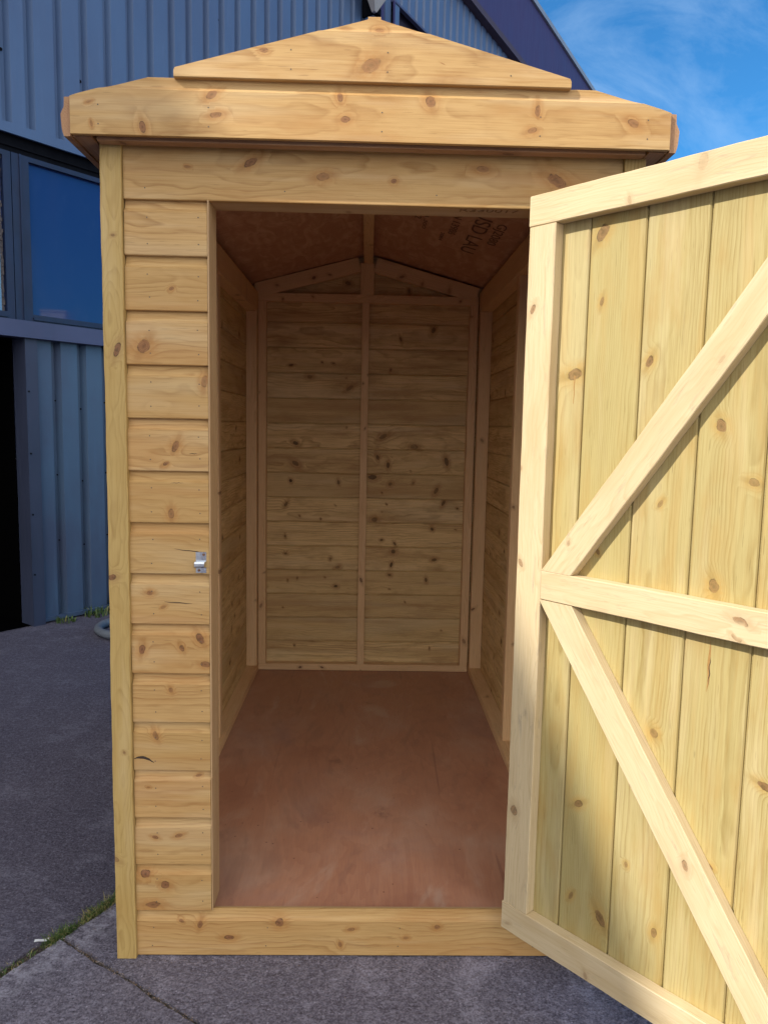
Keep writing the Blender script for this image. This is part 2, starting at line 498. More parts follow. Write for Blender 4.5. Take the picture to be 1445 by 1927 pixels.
t = NT('window_glass')
gn = t.noise(t.obj(), 1.2, 3.0, 0.5)
gd = t.noise(t.vmath('MULTIPLY', t.obj(), (3, 3, 1.2)), 3.0, 6.0, 0.65)
t.bump(gn, 0.04, 0.02)
GLASS = t.set(Base_Color=t.mix(t.smooth(gd, 0.5, 0.8, 0, 0.5), (0.008, 0.030, 0.13), (0.018, 0.045, 0.15)), Roughness=t.smooth(gd, 0.4, 0.8, 0.02, 0.12), IOR=1.5, Specular_IOR_Level=0.5)  # blue of the reflected sky put into the glass base colour

t = NT('red_plywood')
o = t.obj()
pw = t.noise(t.vmath('MULTIPLY', o, (3.2, 1.1, 1)), 1.0, 4.0, 0.55, 0.6)
pr = t.math('FRACT', t.math('MULTIPLY', pw, 13.0))
fi = t.noise(t.vmath('MULTIPLY', o, (300, 14, 1)), 1.0, 3.0, 0.6)
bl = t.noise(t.vmath('MULTIPLY', o, (2.6, 2.2, 1)), 1.0, 5.0, 0.6)
c = t.mix(t.math('MULTIPLY', pr, 0.30), (0.44, 0.215, 0.13), (0.30, 0.115, 0.07))
c = t.mix(t.smooth(fi, 0.4, 0.75, 0, 0.35), c, (0.27, 0.125, 0.095))
c = t.mix(t.smooth(bl, 0.45, 0.72, 0, 0.55), c, (0.50, 0.345, 0.26))
c = t.mix(t.smooth(bl, 0.46, 0.30, 0, 0.6), c, (0.27, 0.105, 0.07))
du_ = t.noise(t.vmath('MULTIPLY', o, (1.3, 1.5, 1)), 1.7, 6.0, 0.65, 0.8)
c = t.mix(t.smooth(du_, 0.5, 0.75, 0, 0.45), c, (0.29, 0.17, 0.155))
vk = t.voro(t.vmath('ADD', t.vmath('MULTIPLY', o, (1.0, 0.75, 1)), t.vmath('SCALE', t.noise(o, 9.0, 3.0, color=True), None)), 3.1)
vk.node.inputs['Vector'].links[0].from_node.inputs[1].links[0].from_node.inputs['Scale'].default_value = 0.10
c = t.mix(t.math('MULTIPLY', t.smooth(vk, 0.03, 0.12, 0.5, 0.0), t.smooth(t.noise(o, 30.0, 3.0, 0.7), 0.35, 0.6)), c, (0.14, 0.06, 0.05))
fg = t.noise(t.vmath('MULTIPLY', o, (2.0, 0.9, 1)), 1.6, 6.0, 0.62, 2.2)
c = t.mix(t.smooth(fg, 0.46, 0.34, 0, 0.32), c, (0.22, 0.11, 0.085))
c = t.mix(t.smooth(fg, 0.54, 0.70, 0, 0.40), c, (0.52, 0.39, 0.30))
ln = t.noise(t.vmath('MULTIPLY', o, (46, 1.6, 1)), 1.0, 3.0, 0.5, 0.4)
c = t.mix(t.smooth(ln, 0.66, 0.74, 0, 0.4), c, (0.16, 0.06, 0.05))
sp = t.voro(o, 17.0)
c = t.mix(t.smooth(sp, 0.035, 0.06, 0.7, 0.0), c, (0.10, 0.03, 0.02))
t.bump(fi, 0.12, 0.001)
PLY = t.set(Base_Color=c, Roughness=t.smooth(bl, 0.3, 0.7, 0.30, 0.48), Specular_IOR_Level=0.5)

t = NT('sheathing_board')
o = t.obj()
s1 = t.noise(t.vmath('MULTIPLY', o, (22, 7, 22)), 1.0, 5.0, 0.65, 1.2)
s2 = t.noise(t.vmath('MULTIPLY', o, (8, 60, 8)), 1.0, 4.0, 0.6, 0.5)
c = t.mix(t.smooth(s1, 0.4, 0.7), (0.46, 0.245, 0.15), (0.60, 0.36, 0.23))
c = t.mix(t.smooth(s2, 0.55, 0.75, 0, 0.55), c, (0.28, 0.13, 0.08))
s3 = t.noise(t.vmath('MULTIPLY', o, (16, 90, 16)), 1.0, 2.0, 0.5, 2.0)
c = t.mix(t.smooth(s3, 0.68, 0.76, 0, 0.5), c, (0.60, 0.42, 0.26))
t.bump(s1, 0.25, 0.002)
SHEATH = t.set(Base_Color=c, Roughness=0.75)

t = NT('roofing_felt')
t.bump(t.noise(t.obj(), 600.0, 2.0), 0.5, 0.002)
FELT = t.set(Base_Color=t.mix(t.noise(t.obj(), 400.0, 2.0), (0.03, 0.05, 0.035), (0.08, 0.11, 0.08)), Roughness=0.95)


def asphalt(name, a, b, pale, pale_amt, patch, edge=None):
    t = NT(name)
    o = t.obj()
    big = t.noise(o, 1.3, 5.0, 0.6)
    mid = t.noise(o, 13.0, 6.0, 0.75)
    fine = t.noise(o, 170.0, 4.0, 0.8)
    coarse = t.noise(o, 55.0, 4.0, 0.75)
    lump = t.voro(t.vmath('ADD', o, t.vmath('SCALE', t.noise(o, 60.0, 2.0, color=True), None)), 75.0)
    lump.node.inputs['Vector'].links[0].from_node.inputs[1].links[0].from_node.inputs['Scale'].default_value = 0.01
    c = t.mix(t.smooth(mid, 0.3, 0.7), a, b)
    c = t.mix(t.smooth(big, 0.4, 0.7, 0, 0.6), c, patch)
    c = t.mix(t.smooth(coarse, 0.46, 0.68, 0, 0.55), c, pale)
    c = t.mix(t.smooth(coarse, 0.44, 0.30, 0, 0.6), c, tuple(x * 0.4 for x in a))
    c = t.mix(t.smooth(fine, 0.48, 0.68, 0, 0.8), c, pale)
    c = t.mix(t.smooth(fine, 0.47, 0.34, 0, 0.85), c, tuple(x * 0.28 for x in a))
    wear = t.noise(o, 5.0, 7.0, 0.72)
    c = t.mix(t.math('MULTIPLY', t.smooth(wear, 0.50, 0.68), t.smooth(fine, 0.35, 0.6, 0.2, pale_amt)), c, tuple(min(1, x * 1.2) for x in pale))
    spk = t.voro(o, 45.0)
    c = t.mix(t.smooth(spk, 0.06, 0.12, 0.5, 0.0), c, tuple(min(1, x * 1.6) for x in pale))
    if edge:   # pale lichen along the slab's edge beside the grassy joint
        dd = t.math('ABSOLUTE', t.math('SUBTRACT', t.vmath('DOT_PRODUCT', o, (edge[0], edge[1], 0)), edge[2]))
        em = t.math('MULTIPLY', t.smooth(dd, 0.02, 0.15, 1.0, 0.0), t.smooth(t.noise(o, 26.0, 5.0, 0.7), 0.42, 0.60))
        c = t.mix(t.math('MULTIPLY', em, t.smooth(fine, 0.3, 0.6, 0.45, 0.9)), c, (0.34, 0.33, 0.39))
    t.bump(t.math('ADD', t.math('MULTIPLY', fine, 0.8), t.math('ADD', t.math('MULTIPLY', mid, 1.2), t.math('ADD', t.math('MULTIPLY', coarse, 1.0), t.math('MULTIPLY', lump, 0.8)))), 0.9, 0.004)
    return t.set(Base_Color=c, Roughness=0.9, Specular_IOR_Level=0.25)


EDGE = (-0.8448, 0.5350, 0.7160)
ASPH_DARK = asphalt('old_asphalt', (0.070, 0.062, 0.086), (0.105, 0.093, 0.125), (0.20, 0.19, 0.24), 0.45, (0.058, 0.052, 0.080))
ASPH_FRONT = asphalt('worn_concrete', (0.088, 0.079, 0.105), (0.135, 0.122, 0.155), (0.29, 0.275, 0.34), 0.7, (0.105, 0.088, 0.115), EDGE)
SOIL = asphalt('joint_soil', (0.04, 0.034, 0.03), (0.07, 0.056, 0.042), (0.14, 0.11, 0.085), 0.5, (0.05, 0.04, 0.032))

t = NT('grass_blade')
gi = t.attr('tint').outputs['Fac']
GRASS = t.set(Base_Color=t.ramp(gi, [(0.0, (0.035, 0.075, 0.015)), (0.55, (0.075, 0.12, 0.025)), (0.8, (0.20, 0.19, 0.06)), (1.0, (0.34, 0.28, 0.12))]), Roughness=0.6)

t = NT('grit')
gi = t.attr('tint').outputs['Fac']
GRIT = t.set(Base_Color=t.ramp(gi, [(0.0, (0.05, 0.04, 0.035)), (0.5, (0.13, 0.11, 0.11)), (0.75, (0.22, 0.13, 0.06)), (1.0, (0.38, 0.35, 0.36))]), Roughness=0.9)

# ------------------------------------------------------------------ ground
me = bpy.data.meshes.new('ground')
S_ = 600.0
me.from_pydata([(-S_, -S_, -0.0075), (S_, -S_, -0.0075), (S_, S_, -0.0075), (-S_, S_, -0.0075)], [], [(0, 1, 2, 3)])
me.materials.append(SOIL)
gr = new_obj('ground', me); gr['kind'] = 'structure'


def jag(p, q, amp, step=0.012):
    p, q = Vector((*p, 0)), Vector((*q, 0))
    d = q - p; n = max(2, int(min(d.length, 400) / step)); nn = Vector((-d.y, d.x, 0)).normalized()
    out = []
    a = 0.0
    for i in range(n):
        a = a * 0.8 + random.uniform(-1, 1) * amp
        out.append(p + d * (i / n) + nn * a)
    return out


def slab(name, chain, mat):
    pts = [Vector((p.x, p.y, 0)) for p in chain]
    n = len(pts)
    cx_ = sum((p for p in pts), Vector()) / n
    ch = [p + (cx_ - p).normalized() * 0.004 for p in pts]
    vs = [(p.x, p.y, 0.0) for p in ch] + [(p.x, p.y, -0.005) for p in pts] + [(p.x, p.y, -0.03) for p in pts]
    fs = [tuple(range(n))]
    for k in (0, 1):
        for i in range(n):
            j = (i + 1) % n
            fs.append((k * n + i, (k + 1) * n + i, (k + 1) * n + j, k * n + j))
    me = bpy.data.meshes.new(name); me.from_pydata(vs, [], fs); me.materials.append(mat)
    o = new_obj(name, me); o['kind'] = 'structure'
    return o


# seam line through (-0.89,-0.06) and (-0.70,0.24); crack leaves it at J
sd = Vector((0.19, 0.30)).normalized(); sn = Vector((-sd.y, sd.x))
J = Vector((-0.800, 0.075))
cd = Vector((0.336, -0.23)).normalized(); cn = Vector((-cd.y, cd.x))
Pn = J - sd * 7.0; Pf = J + sd * 8.0
g2 = 0.011
seamA = jag(Pn + sn * g2, J + sn * g2, 0.0022) + jag(J + sn * g2, Pf + sn * g2, 0.0022)
slab('pavement', seamA + [Vector((*(Pf + sn * 40), 0)), Vector((*(Pn + sn * 40), 0))], ASPH_DARK)
Jc = J - sn * g2
gc = 0.0013
c_end = Jc + cd * 14
chainB = jag(Jc - cn * gc - sd * 0.004, Pn - sn * g2, 0.002) + [Vector((*(Pn + cd * 14), 0))] + jag(c_end - cn * gc, Jc - cn * gc - sd * 0.004, 0.0022)
slab('pavement', chainB, ASPH_FRONT)
chainC = jag(Jc + cn * gc + sd * 0.004, c_end + cn * gc, 0.0022) + [Vector((*(Pf + cd * 14), 0))] + jag(Pf - sn * g2, Jc + cn * gc + sd * 0.004, 0.002)
slab('pavement', chainC, ASPH_FRONT)
me = bpy.data.meshes.new('yard')
me.from_pydata([(-300, -300, -0.0038), (300, -300, -0.0038), (300, 300, -0.0038), (-300, 300, -0.0038),
                (-9, -9, -0.0038), (13, -9, -0.0038), (13, 9, -0.0038), (-9, 9, -0.0038)], [],
               [(0, 1, 5, 4), (1, 2, 6, 5), (2, 3, 7, 6), (3, 0, 4, 7)])
me.materials.append(ASPH_DARK)
yd = new_obj('yard', me); yd['kind'] = 'structure'


def blades(mb, c, n, spread, h, lean=0.6, dirv=None, dry=0.3, w=0.0016):
    for _ in range(n):
        a = random.uniform(0, 2 * math.pi); rr = spread * math.sqrt(random.random())
        b = Vector(c) + Vector((rr * math.cos(a), rr * math.sin(a), 0))
        if dirv is not None:
            b = Vector(c) + dirv * random.uniform(-spread, spread) + Vector((-dirv.y, dirv.x, 0)) * random.gauss(0, 0.009)
        hh = h * random.uniform(0.4, 1.2); a2 = random.uniform(0, 2 * math.pi)
        out = Vector((math.cos(a2), math.sin(a2), 0)); sd_ = Vector((-out.y, out.x, 0)) * w * random.uniform(0.6, 1.5)
        l = lean * random.uniform(0.3, 1.4) * hh
        p1 = b + Vector((0, 0, hh * 0.6)) + out * l * 0.4
        p2 = b + Vector((0, 0, hh * random.uniform(0.6, 1.0))) + out * l
        t_ = random.uniform(0.75, 1.0) if random.random() < dry else random.uniform(0.0, 0.6)
        mb.raw([b - sd_, b + sd_, p1 + sd_ * 0.7, p1 - sd_ * 0.7, p2], [(0, 1, 2, 3), (3, 2, 4)], 0, t_)


g = MB()
sd3 = Vector((sd.x, sd.y, 0))
for i in range(1700):
    s_ = random.uniform(-0.45, 2.2)
    dens = 0.5 + 0.5 * math.sin(s_ * 23.0) * math.sin(s_ * 7.3 + 1)
    if abs(s_ - 0.0) < 0.05 or 0.06 < s_ < 0.26: dens = 1
    if -0.1 < s_ < -0.035: dens *= 0.25
    if random.random() > dens: continue
    c_ = Vector((*(J + sd * s_), -0.007))
    blades(g, c_, 6, 0.008, 0.024 if 0.08 < s_ or abs(s_) < 0.04 else 0.013, 0.9, sd3, 0.38 if s_ > 0.06 else 0.15, 0.0012)
gv = MB()
def stone(c, r, t_):
    a = [Vector((random.gauss(0, 1), random.gauss(0, 1), random.gauss(0, 0.7))).normalized() * r * random.uniform(0.6, 1.2) for _ in range(6)]
    ax_ = [Vector((1, 0, 0)), Vector((-1, 0, 0)), Vector((0, 1, 0)), Vector((0, -1, 0)), Vector((0, 0, 0.7)), Vector((0, 0, -0.7))]
    rot_ = Matrix.Rotation(random.uniform(0, 6.3), 3, 'Z') @ Matrix.Rotation(random.uniform(-.5, .5), 3, 'X')
    vs = [Vector(c) + rot_ @ (v * r * random.uniform(0.6, 1.2)) for v in ax_]
    gv.raw(vs, [(0, 2, 4), (2, 1, 4), (1, 3, 4), (3, 0, 4), (2, 0, 5), (1, 2, 5), (3, 1, 5), (0, 3, 5)], 0, t_)
for i in range(900):
    q = Jc + cd * random.uniform(0, 1.0) + cn * random.gauss(0, 0.0045)
    stone((q.x, q.y, random.uniform(-0.002, 0.0012)), random.uniform(0.0008, 0.0024), random.random())
for i in range(700):
    q = J + sd * random.uniform(-0.4, 0.5) + sn * random.gauss(0, 0.014)
    stone((q.x, q.y, 0.0), random.uniform(0.0008, 0.0022), random.random())
for i in range(260):
    stone((random.uniform(-0.62, 0.6), -0.012 - abs(random.gauss(0, 0.012)), 0.0), random.uniform(0.0006, 0.0016), random.random())
for i in range(500):
    stone((random.uniform(-1.4, 1.2), random.uniform(-0.6, 1.2), 0.0), random.uniform(0.0006, 0.0018), random.random())
gvo = gv.build('gravel', GRIT); gvo['kind'] = 'stuff'
grs = g.build('grass', GRASS); grs['kind'] = 'stuff'

# ------------------------------------------------------------------ warehouse
WB = Vector((-2.2206, 3.1663, 0.0))
wa = R(38.0)
WW = Vector((math.sin(wa), math.cos(wa), 0)); WN = Vector((math.cos(wa), -math.sin(wa), 0))   # along the wall; out of the wall


def Wp(s, z, d=0.0):
    return WB + WW * s + WN * d + Vector((0, 0, z))


def rooftop(s, off=0.0):
    return 6.85 - 0.1798 * (s - 6.8) - 0.0032 * (s - 6.8) ** 2 + off


hall = thing('warehouse', 'large blue ribbed metal warehouse with curved roof behind the wooden shed', 'building', WB)
Z0C = 3.13


def sheet(mb, s0, s1, grooves, zb, zt, d0, gw, gd, closed_bottom=True):
    """ribbed sheet: flats with trapezoid recesses at the given positions; zb, zt functions of s"""
    pr = [(s0, d0)]
    for q in grooves:
        if q - gw < s0 or q + gw > s1: continue
        pr += [(q - gw, d0), (q - gw * 0.62, d0 - gd), (q + gw * 0.35, d0 - gd), (q + gw, d0)]
    pr.append((s1, d0))
    vs, fs = [], []
    for (s, d) in pr:
        vs.append(Wp(s, zb(s), d)); vs.append(Wp(s, zt(s), d))
    for i in range(len(pr) - 1):
        fs.append((2 * i, 2 * i + 2, 2 * i + 3, 2 * i + 1))
    mb.raw(vs, fs)


meas = [-0.046, 0.106, 0.302, 0.482, 0.662, 0.841, 1.008, 1.194, 1.353, 1.518, 1.674, 1.839, 2.011, 2.163, 2.314, 2.475, 2.628]
gro = [-0.225 - 0.168 * i for i in range(180)][::-1] + meas + [2.628 + 0.16 * i for i in range(1, 8)]
m = MB()
sheet(m, -32.0, 3.87, gro, lambda s: Z0C + 0.06, lambda s: rooftop(s, -0.35), 0.0, 0.032, 0.042)
m.obox(Wp(-32, Z0C, -0.02), WW * 35.87, WN * 0.022, Vector((0, 0, 0.062)))
for i, q in enumerate(gro):
    if -0.4 < q < 3.7:
        for zz in (3.62, 4.45, 5.3):
            if (i + int(zz * 10)) % 3 == 0: m.disc(Wp(q - 0.006, zz + 0.05 * (i % 3), -0.0415), WN, 0.011, 0.006, 6)
m.build('wall_cladding', [STEEL_BLUE, BLACK], hall)
# left end of the hall far beyond the frame
m = MB(); m.raw([Wp(-58, 0), Wp(-32, 0), Wp(-32, rooftop(-32, -.3)), Wp(-58, rooftop(-58, -.3))], [(0, 1, 2, 3)])
m.raw([Wp(-32, 0), Wp(-7.5, 0), Wp(-7.5, Z0C + .03), Wp(-32, Z0C + .03)], [(0, 1, 2, 3)])
m.build('plain_cladding', STEEL_BLUE, hall)
# gable sheet on the right: finer ribs above a slanting edge, dark recess beneath it
diag = lambda s: 5.562 - 0.123 * (s - 3.878)
m = MB()
sheet(m, 3.87, 16.0, [3.99 + 0.133 * i for i in range(90)], lambda s: diag(s) if s > 3.955 else 0.0, lambda s: rooftop(s, -0.55), 0.035, 0.026, 0.022)
for i in range(60):
    s_ = 3.99 + 0.133 * i
    zt = 6.269 - 0.160 * (s_ - 5.458) - 0.035
    if s_ > 4.6: m.disc(Wp(s_ + 0.05, zt, 0.036), WN, 0.014, 0.008, 6)
m.build('gable_cladding', [STEEL_BLUE, BLACK], hall)
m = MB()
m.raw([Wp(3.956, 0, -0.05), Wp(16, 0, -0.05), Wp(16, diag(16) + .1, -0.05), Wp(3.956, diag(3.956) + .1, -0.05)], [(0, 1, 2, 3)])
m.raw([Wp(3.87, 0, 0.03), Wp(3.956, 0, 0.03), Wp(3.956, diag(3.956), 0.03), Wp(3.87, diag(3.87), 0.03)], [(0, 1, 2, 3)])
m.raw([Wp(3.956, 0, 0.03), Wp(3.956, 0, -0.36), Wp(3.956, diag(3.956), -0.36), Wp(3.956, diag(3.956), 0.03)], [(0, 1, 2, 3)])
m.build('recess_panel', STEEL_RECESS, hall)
m = MB()
dd_ = Wp(12.0, diag(12.0)) - Wp(3.86, diag(3.86))
m.obox(Wp(3.86, diag(3.86) - 0.006, 0.0), dd_, WN * 0.044, Vector((0, 0, 0.022)))
m.build('lower_trim', STEEL_SILL, hall)
m = MB()
m.obox(Wp(3.64, 3.2, 0.0), WW * 0.05, WN * 0.05, Vector((0, 0, 3.0)))
m.obox(Wp(3.86, 3.2, 0.03), WW * 0.018, WN * 0.016, Vector((0, 0, 2.36)))
m.build('vertical_trim', STEEL_FASCIA, hall)  # dark vertical trim and the lap edge between the sheets
# verge fascia following the curved roof
m = MB()
ss = [16.0 - i * 0.6 for i in range(124)]
lo = lambda s: 6.147 - 0.160 * (s - 5.259) if s > 3 else rooftop(s, -0.62)
up = lambda s: rooftop(s + 0.24) - 0.10
vs, fs = [], []
for s in ss:
    vs += [Wp(s, lo(s), 0.12), Wp(s, up(s), 0.12), Wp(s, up(s), -0.1), Wp(s, lo(s), -0.1)]
for i in range(len(ss) - 1):
    a, b = 4 * i, 4 * i + 4
    fs += [(a, a + 1, b + 1, b), (a + 1, a + 2, b + 2, b + 1), (a + 3, a, b, b + 3)]
m.raw(vs, fs)
m.build('verge_fascia', STEEL_FASCIA, hall)
m = MB()
vs, fs = [], []
for s in ss:
    z = up(s)
    vs += [Wp(s, z + 0.003, 0.15), Wp(s, z + 0.065, 0.15), Wp(s, z + 0.065, -22), Wp(s, z + 0.003, -22)]
for i in range(len(ss) - 1):
    a, b = 4 * i, 4 * i + 4
    fs += [(a, a + 1, b + 1, b), (a + 1, a + 2, b + 2, b + 1), (a + 3, a, b, b + 3), (a + 2, a + 3, b + 3, b + 2)]
m.raw(vs, fs)
m.build('roof', STEEL_ROOF, hall)
# lower trim on the fascia's bottom edge
m = MB()
vs, fs = [], []
for s in ss[:22]:
    z = lo(s)
    vs += [Wp(s, z - 0.05, 0.13), Wp(s, z + 0.02, 0.13), Wp(s, z - 0.05, 0.03)]
for i in range(21):
    a, b = 3 * i, 3 * i + 3
    fs += [(a, a + 1, b + 1, b), (a + 2, a, b, b + 2)]
m.raw(vs, fs)
m.build('edge_trim', metal('brown_trim', (0.06, 0.04, 0.06), 0.6), hall)
# side and back walls of the hall
m = MB()
m.raw([Wp(16, 0, 0), Wp(16, 0, -22), Wp(16, rooftop(16), -22), Wp(16, rooftop(16), 0)], [(0, 1, 2, 3)])
m.raw([Wp(-58, 0, 0), Wp(-58, 0, -22), Wp(-58, rooftop(-58), -22), Wp(-58, rooftop(-58), 0)], [(0, 1, 2, 3)])
vs = []; fs = []
for s in ss: vs += [Wp(s, 0, -22), Wp(s, up(s), -22)]
for i in range(len(ss) - 1): fs.append((2 * i, 2 * i + 1, 2 * i + 3, 2 * i + 2))
m.raw(vs, fs)
m.build('back_cladding', STEEL_BLUE, hall)
# lower cladding right of the doorway
m = MB()
sheet(m, 0.078, 3.95, [0.228 + 0.186 * i for i in range(22)], lambda s: 0.035, lambda s: 1.90, 0.0, 0.034, 0.048)
for zz in (0.55, 1.0, 1.5):
    for i in range(6): m.disc(Wp(0.228 + 0.186 * i + 0.012, zz - 0.05 * (i % 2), -0.046), WN, 0.006, 0.005, 6)
m.obox(Wp(0.070, 0.012, -0.03), WW * 3.9, WN * 0.045, Vector((0, 0, 0.028)))
m.build('lower_cladding', [STEEL_LOW, BLACK], hall)
m = MB()   # folded jamb flashing of the doorway
m.obox(Wp(0.0, 0.0, -0.12), WW * 0.004, WN * 0.155, Vector((0, 0, 1.887)))
m.obox(Wp(0.004, 0.0, 0.028), WW * 0.078, WN * 0.006, Vector((0, 0, 1.887)))
for zz in (0.35, 0.75, 1.15, 1.55): m.disc(Wp(0.016, zz, 0.034), WN, 0.006, 0.005, 6)
m.build('door_flashing', [STEEL_JAMB, BLACK], hall)
m = MB()   # room behind the open doorway, its shade painted in as near-black
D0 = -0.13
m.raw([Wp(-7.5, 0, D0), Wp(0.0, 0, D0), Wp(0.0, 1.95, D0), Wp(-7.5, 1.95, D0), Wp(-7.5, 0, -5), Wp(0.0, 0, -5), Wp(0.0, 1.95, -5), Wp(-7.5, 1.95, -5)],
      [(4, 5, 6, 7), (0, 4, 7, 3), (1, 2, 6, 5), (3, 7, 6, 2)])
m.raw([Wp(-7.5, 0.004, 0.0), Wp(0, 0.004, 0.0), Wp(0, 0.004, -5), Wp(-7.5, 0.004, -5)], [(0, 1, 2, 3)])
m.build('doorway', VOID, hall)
m = MB()   # sill flashing over the doorway and lower cladding
m.obox(Wp(-7.5, 1.887, -0.06), WW * 11.4, WN * 0.125, Vector((0, 0, 0.105)))
m.build('sill_flashing', STEEL_SILL, hall)
m = MB()   # black band painting in the shadow gap above the windows
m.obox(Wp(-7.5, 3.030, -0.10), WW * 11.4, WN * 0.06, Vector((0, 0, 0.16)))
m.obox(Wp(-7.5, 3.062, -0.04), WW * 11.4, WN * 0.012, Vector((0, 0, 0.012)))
m.build('head_shade_band', BLACK, hall)
for (a, b, first) in ((-1.30, -0.020, True), (-0.015, 1.30, False), (1.305, 2.62, False), (2.625, 3.9, False)):
    m = MB()
    fw = 0.062 if not first else 0.050
    zb_, zt_ = 1.993, 3.029
    d0, dp_ = -0.085, 0.055
    m.obox(Wp(a, zb_, d0), WW * (fw + (0.05 if not first else 0)), WN * dp_, Vector((0, 0, zt_ - zb_)))
    m.obox(Wp(b - fw, zb_, d0), WW * fw, WN * dp_, Vector((0, 0, zt_ - zb_)))
    a2 = a + fw + (0.05 if not first else 0)
    m.obox(Wp(a2, zb_, d0), WW * (b - fw - a2), WN * dp_, Vector((0, 0, 0.055)))
    m.obox(Wp(a2, zb_ + 0.02, d0 + dp_), WW * (b - fw - a2), WN * 0.012, Vector((0, 0, 0.016)))
    m.obox(Wp(a2, zt_ - 0.03, d0), WW * (b - fw - a2), WN * dp_, Vector((0, 0, 0.03)))
    m.obox(Wp(a + 0.048, zb_, d0 + dp_), WW * 0.012, WN * 0.010, Vector((0, 0, zt_ - zb_)))
    wf = m.build('window', PAINT_NAVY, hall)
    p = MB()
    nx, nz = 2, 2
    p.obox(Wp(a2, zb_ + 0.055, d0 + 0.02), WW * (b - fw - a2), WN * 0.004, Vector((0, 0, zt_ - zb_ - 0.085)))
    p.build('pane', GLASS, wf)
    if first:  # pale blue strip inside the pane's edge
        q = MB(); q.obox(Wp(b - fw - 0.052, zb_ + 0.055, d0 + 0.026), WW * 0.024, WN * 0.014, Vector((0, 0, zt_ - zb_ - 0.085)))
        q.build('pale_edge_strip', PALE_STRIP, wf)
        q = MB()
        zz = zb_ + 0.056
        while zz < zt_ - 0.04:
            h = random.uniform(0.012, 0.03)
            q.obox(Wp(b - fw - 0.027 + random.uniform(-.003, .003), zz, d0 + 0.026), WW * random.uniform(0.014, 0.022), WN * random.uniform(0.008, 0.016), Vector((0, 0, h)))
            zz += h
        q.build('putty', PUTTY, wf)

# floodlight on the wall, only its foot shows above the shed's gable
fl = thing('floodlight', 'grey floodlight hanging on the blue wall above the shed gable', 'lamp', Wp(3.36, 5.20, 0.02))
m = MB()
def fp(s, z, d): return Wp(3.36 + s, 5.20 + z, d)
m.raw([fp(-0.016, 0.0, 0.17), fp(0.016, 0.0, 0.17), fp(0.016, 0.0, 0.205), fp(-0.016, 0.0, 0.205),
       fp(-0.21, 0.34, 0.12), fp(0.21, 0.34, 0.12), fp(0.21, 0.34, 0.34), fp(-0.21, 0.34, 0.34)],
      [(0, 1, 2, 3), (7, 6, 5, 4), (0, 4, 5, 1), (1, 5, 6, 2), (2, 6, 7, 3), (3, 7, 4, 0)])
m.build('casing', LAMP_GREY, fl)
m = MB()
m.obox(fp(0.05, 0.01, 0.14), WW * 0.05, WN * 0.05, Vector((0, 0, 0.05)))
m.obox(fp(0.05, 0.03, 0.0), WW * 0.03, WN * 0.15, Vector((0, 0, 0.25)))
m.build('bracket', BLACK, fl)

# pale block far off to the right, seen only as a reflection in the window
tb = thing('tower_block', 'tall pale block far away, mirrored low in the warehouse window', 'building', (190, -24, 0))
m = MB(); m.box((190, -26.6, 0), (202, -21.0, 27.0)); m.box((189.8, -26.8, 27.0), (202.2, -20.8, 27.4))
m.build('wall', PLASTER, tb)
for i in range(6):
    for j in range(2):
        m = MB(); m.box((189.93, -26.0 + 2.6 * j, 2.2 + 3.4 * i), (189.99, -24.4 + 2.6 * j, 3.9 + 3.4 * i)); m.build('window', PAINT_NAVY, tb)

# grey hose lying at the wall's foot
hs = []
pts = []
for i in range(49):
    a = -0.6 + i / 48 * 4.6
    pts.append(Vector((-1.415 + 0.315 * math.cos(a + 1.2) * 1.02, 3.08 + 0.26 * math.sin(a + 1.2), 0.026 + 0.006 * i / 48)))
pts += [Vector((-1.2 + 0.16 * i, 2.86 + 0.03 * i, 0.026)) for i in range(1, 7)]
m = MB(); k = 10; rad = 0.026
ring0 = []
for i, p_ in enumerate(pts):
    tn = (pts[min(i + 1, len(pts) - 1)] - pts[max(i - 1, 0)]).normalized()
    sx_ = tn.cross(Vector((0, 0, 1))).normalized(); up_ = sx_.cross(tn)
    ring0 += [p_ + sx_ * (rad * math.cos(2 * math.pi * j / k)) + up_ * (rad * math.sin(2 * math.pi * j / k)) for j in range(k)]
m.raw(ring0, [(i * k + j, i * k + (j + 1) % k, (i + 1) * k + (j + 1) % k, (i + 1) * k + j) for i in range(len(pts) - 1) for j in range(k)])
tag(m.build('hose', HOSE, smooth=True), 'thick grey hose curled on the ground at the foot of the blue wall', 'hose')

# weeds at the wall's foot
for (s_, d_, n_, h_, sp_, lb) in ((0.20, 0.07, 40, 0.05, 0.06, 'smallest green weed nearest the dark doorway at the foot of the blue wall'),
                                  (0.45, 0.06, 60, 0.075, 0.09, 'low green weed between two others along the foot of the blue wall'),
                                  (0.66, 0.05, 110, 0.11, 0.10, 'bushiest green weed at the foot of the blue wall beside the grey hose')):
    m = MB(); blades(m, Wp(s_, 0.0, d_), n_, sp_, h_, 0.9, None, 0.08, 0.005)
    tag(m.build('weed', GRASS), lb, 'weed', 'weeds along the wall foot')

# paper scrap
m = MB()
pv = []
for i in range(7):
    for j in range(3):
        pv.append(Vector((-0.852 + 0.0058 * i - 0.0008 * j, 0.046 + 0.0045 * j + 0.0012 * i, 0.004 + 0.001 * math.sin(i * 1.1 + j * 0.5))))
pv += [v + Vector((0, 0, 0.0008)) for v in pv]
fs = [(i * 3 + j, (i + 1) * 3 + j, (i + 1) * 3 + j + 1, i * 3 + j + 1) for i in range(6) for j in range(2)]
fs += [tuple(21 + q for q in f) for f in fs]
m.raw(pv, fs)
tag(m.build('paper_scrap', PAPER), 'small white paper scrap on the grassy joint in front of the shed', 'litter')

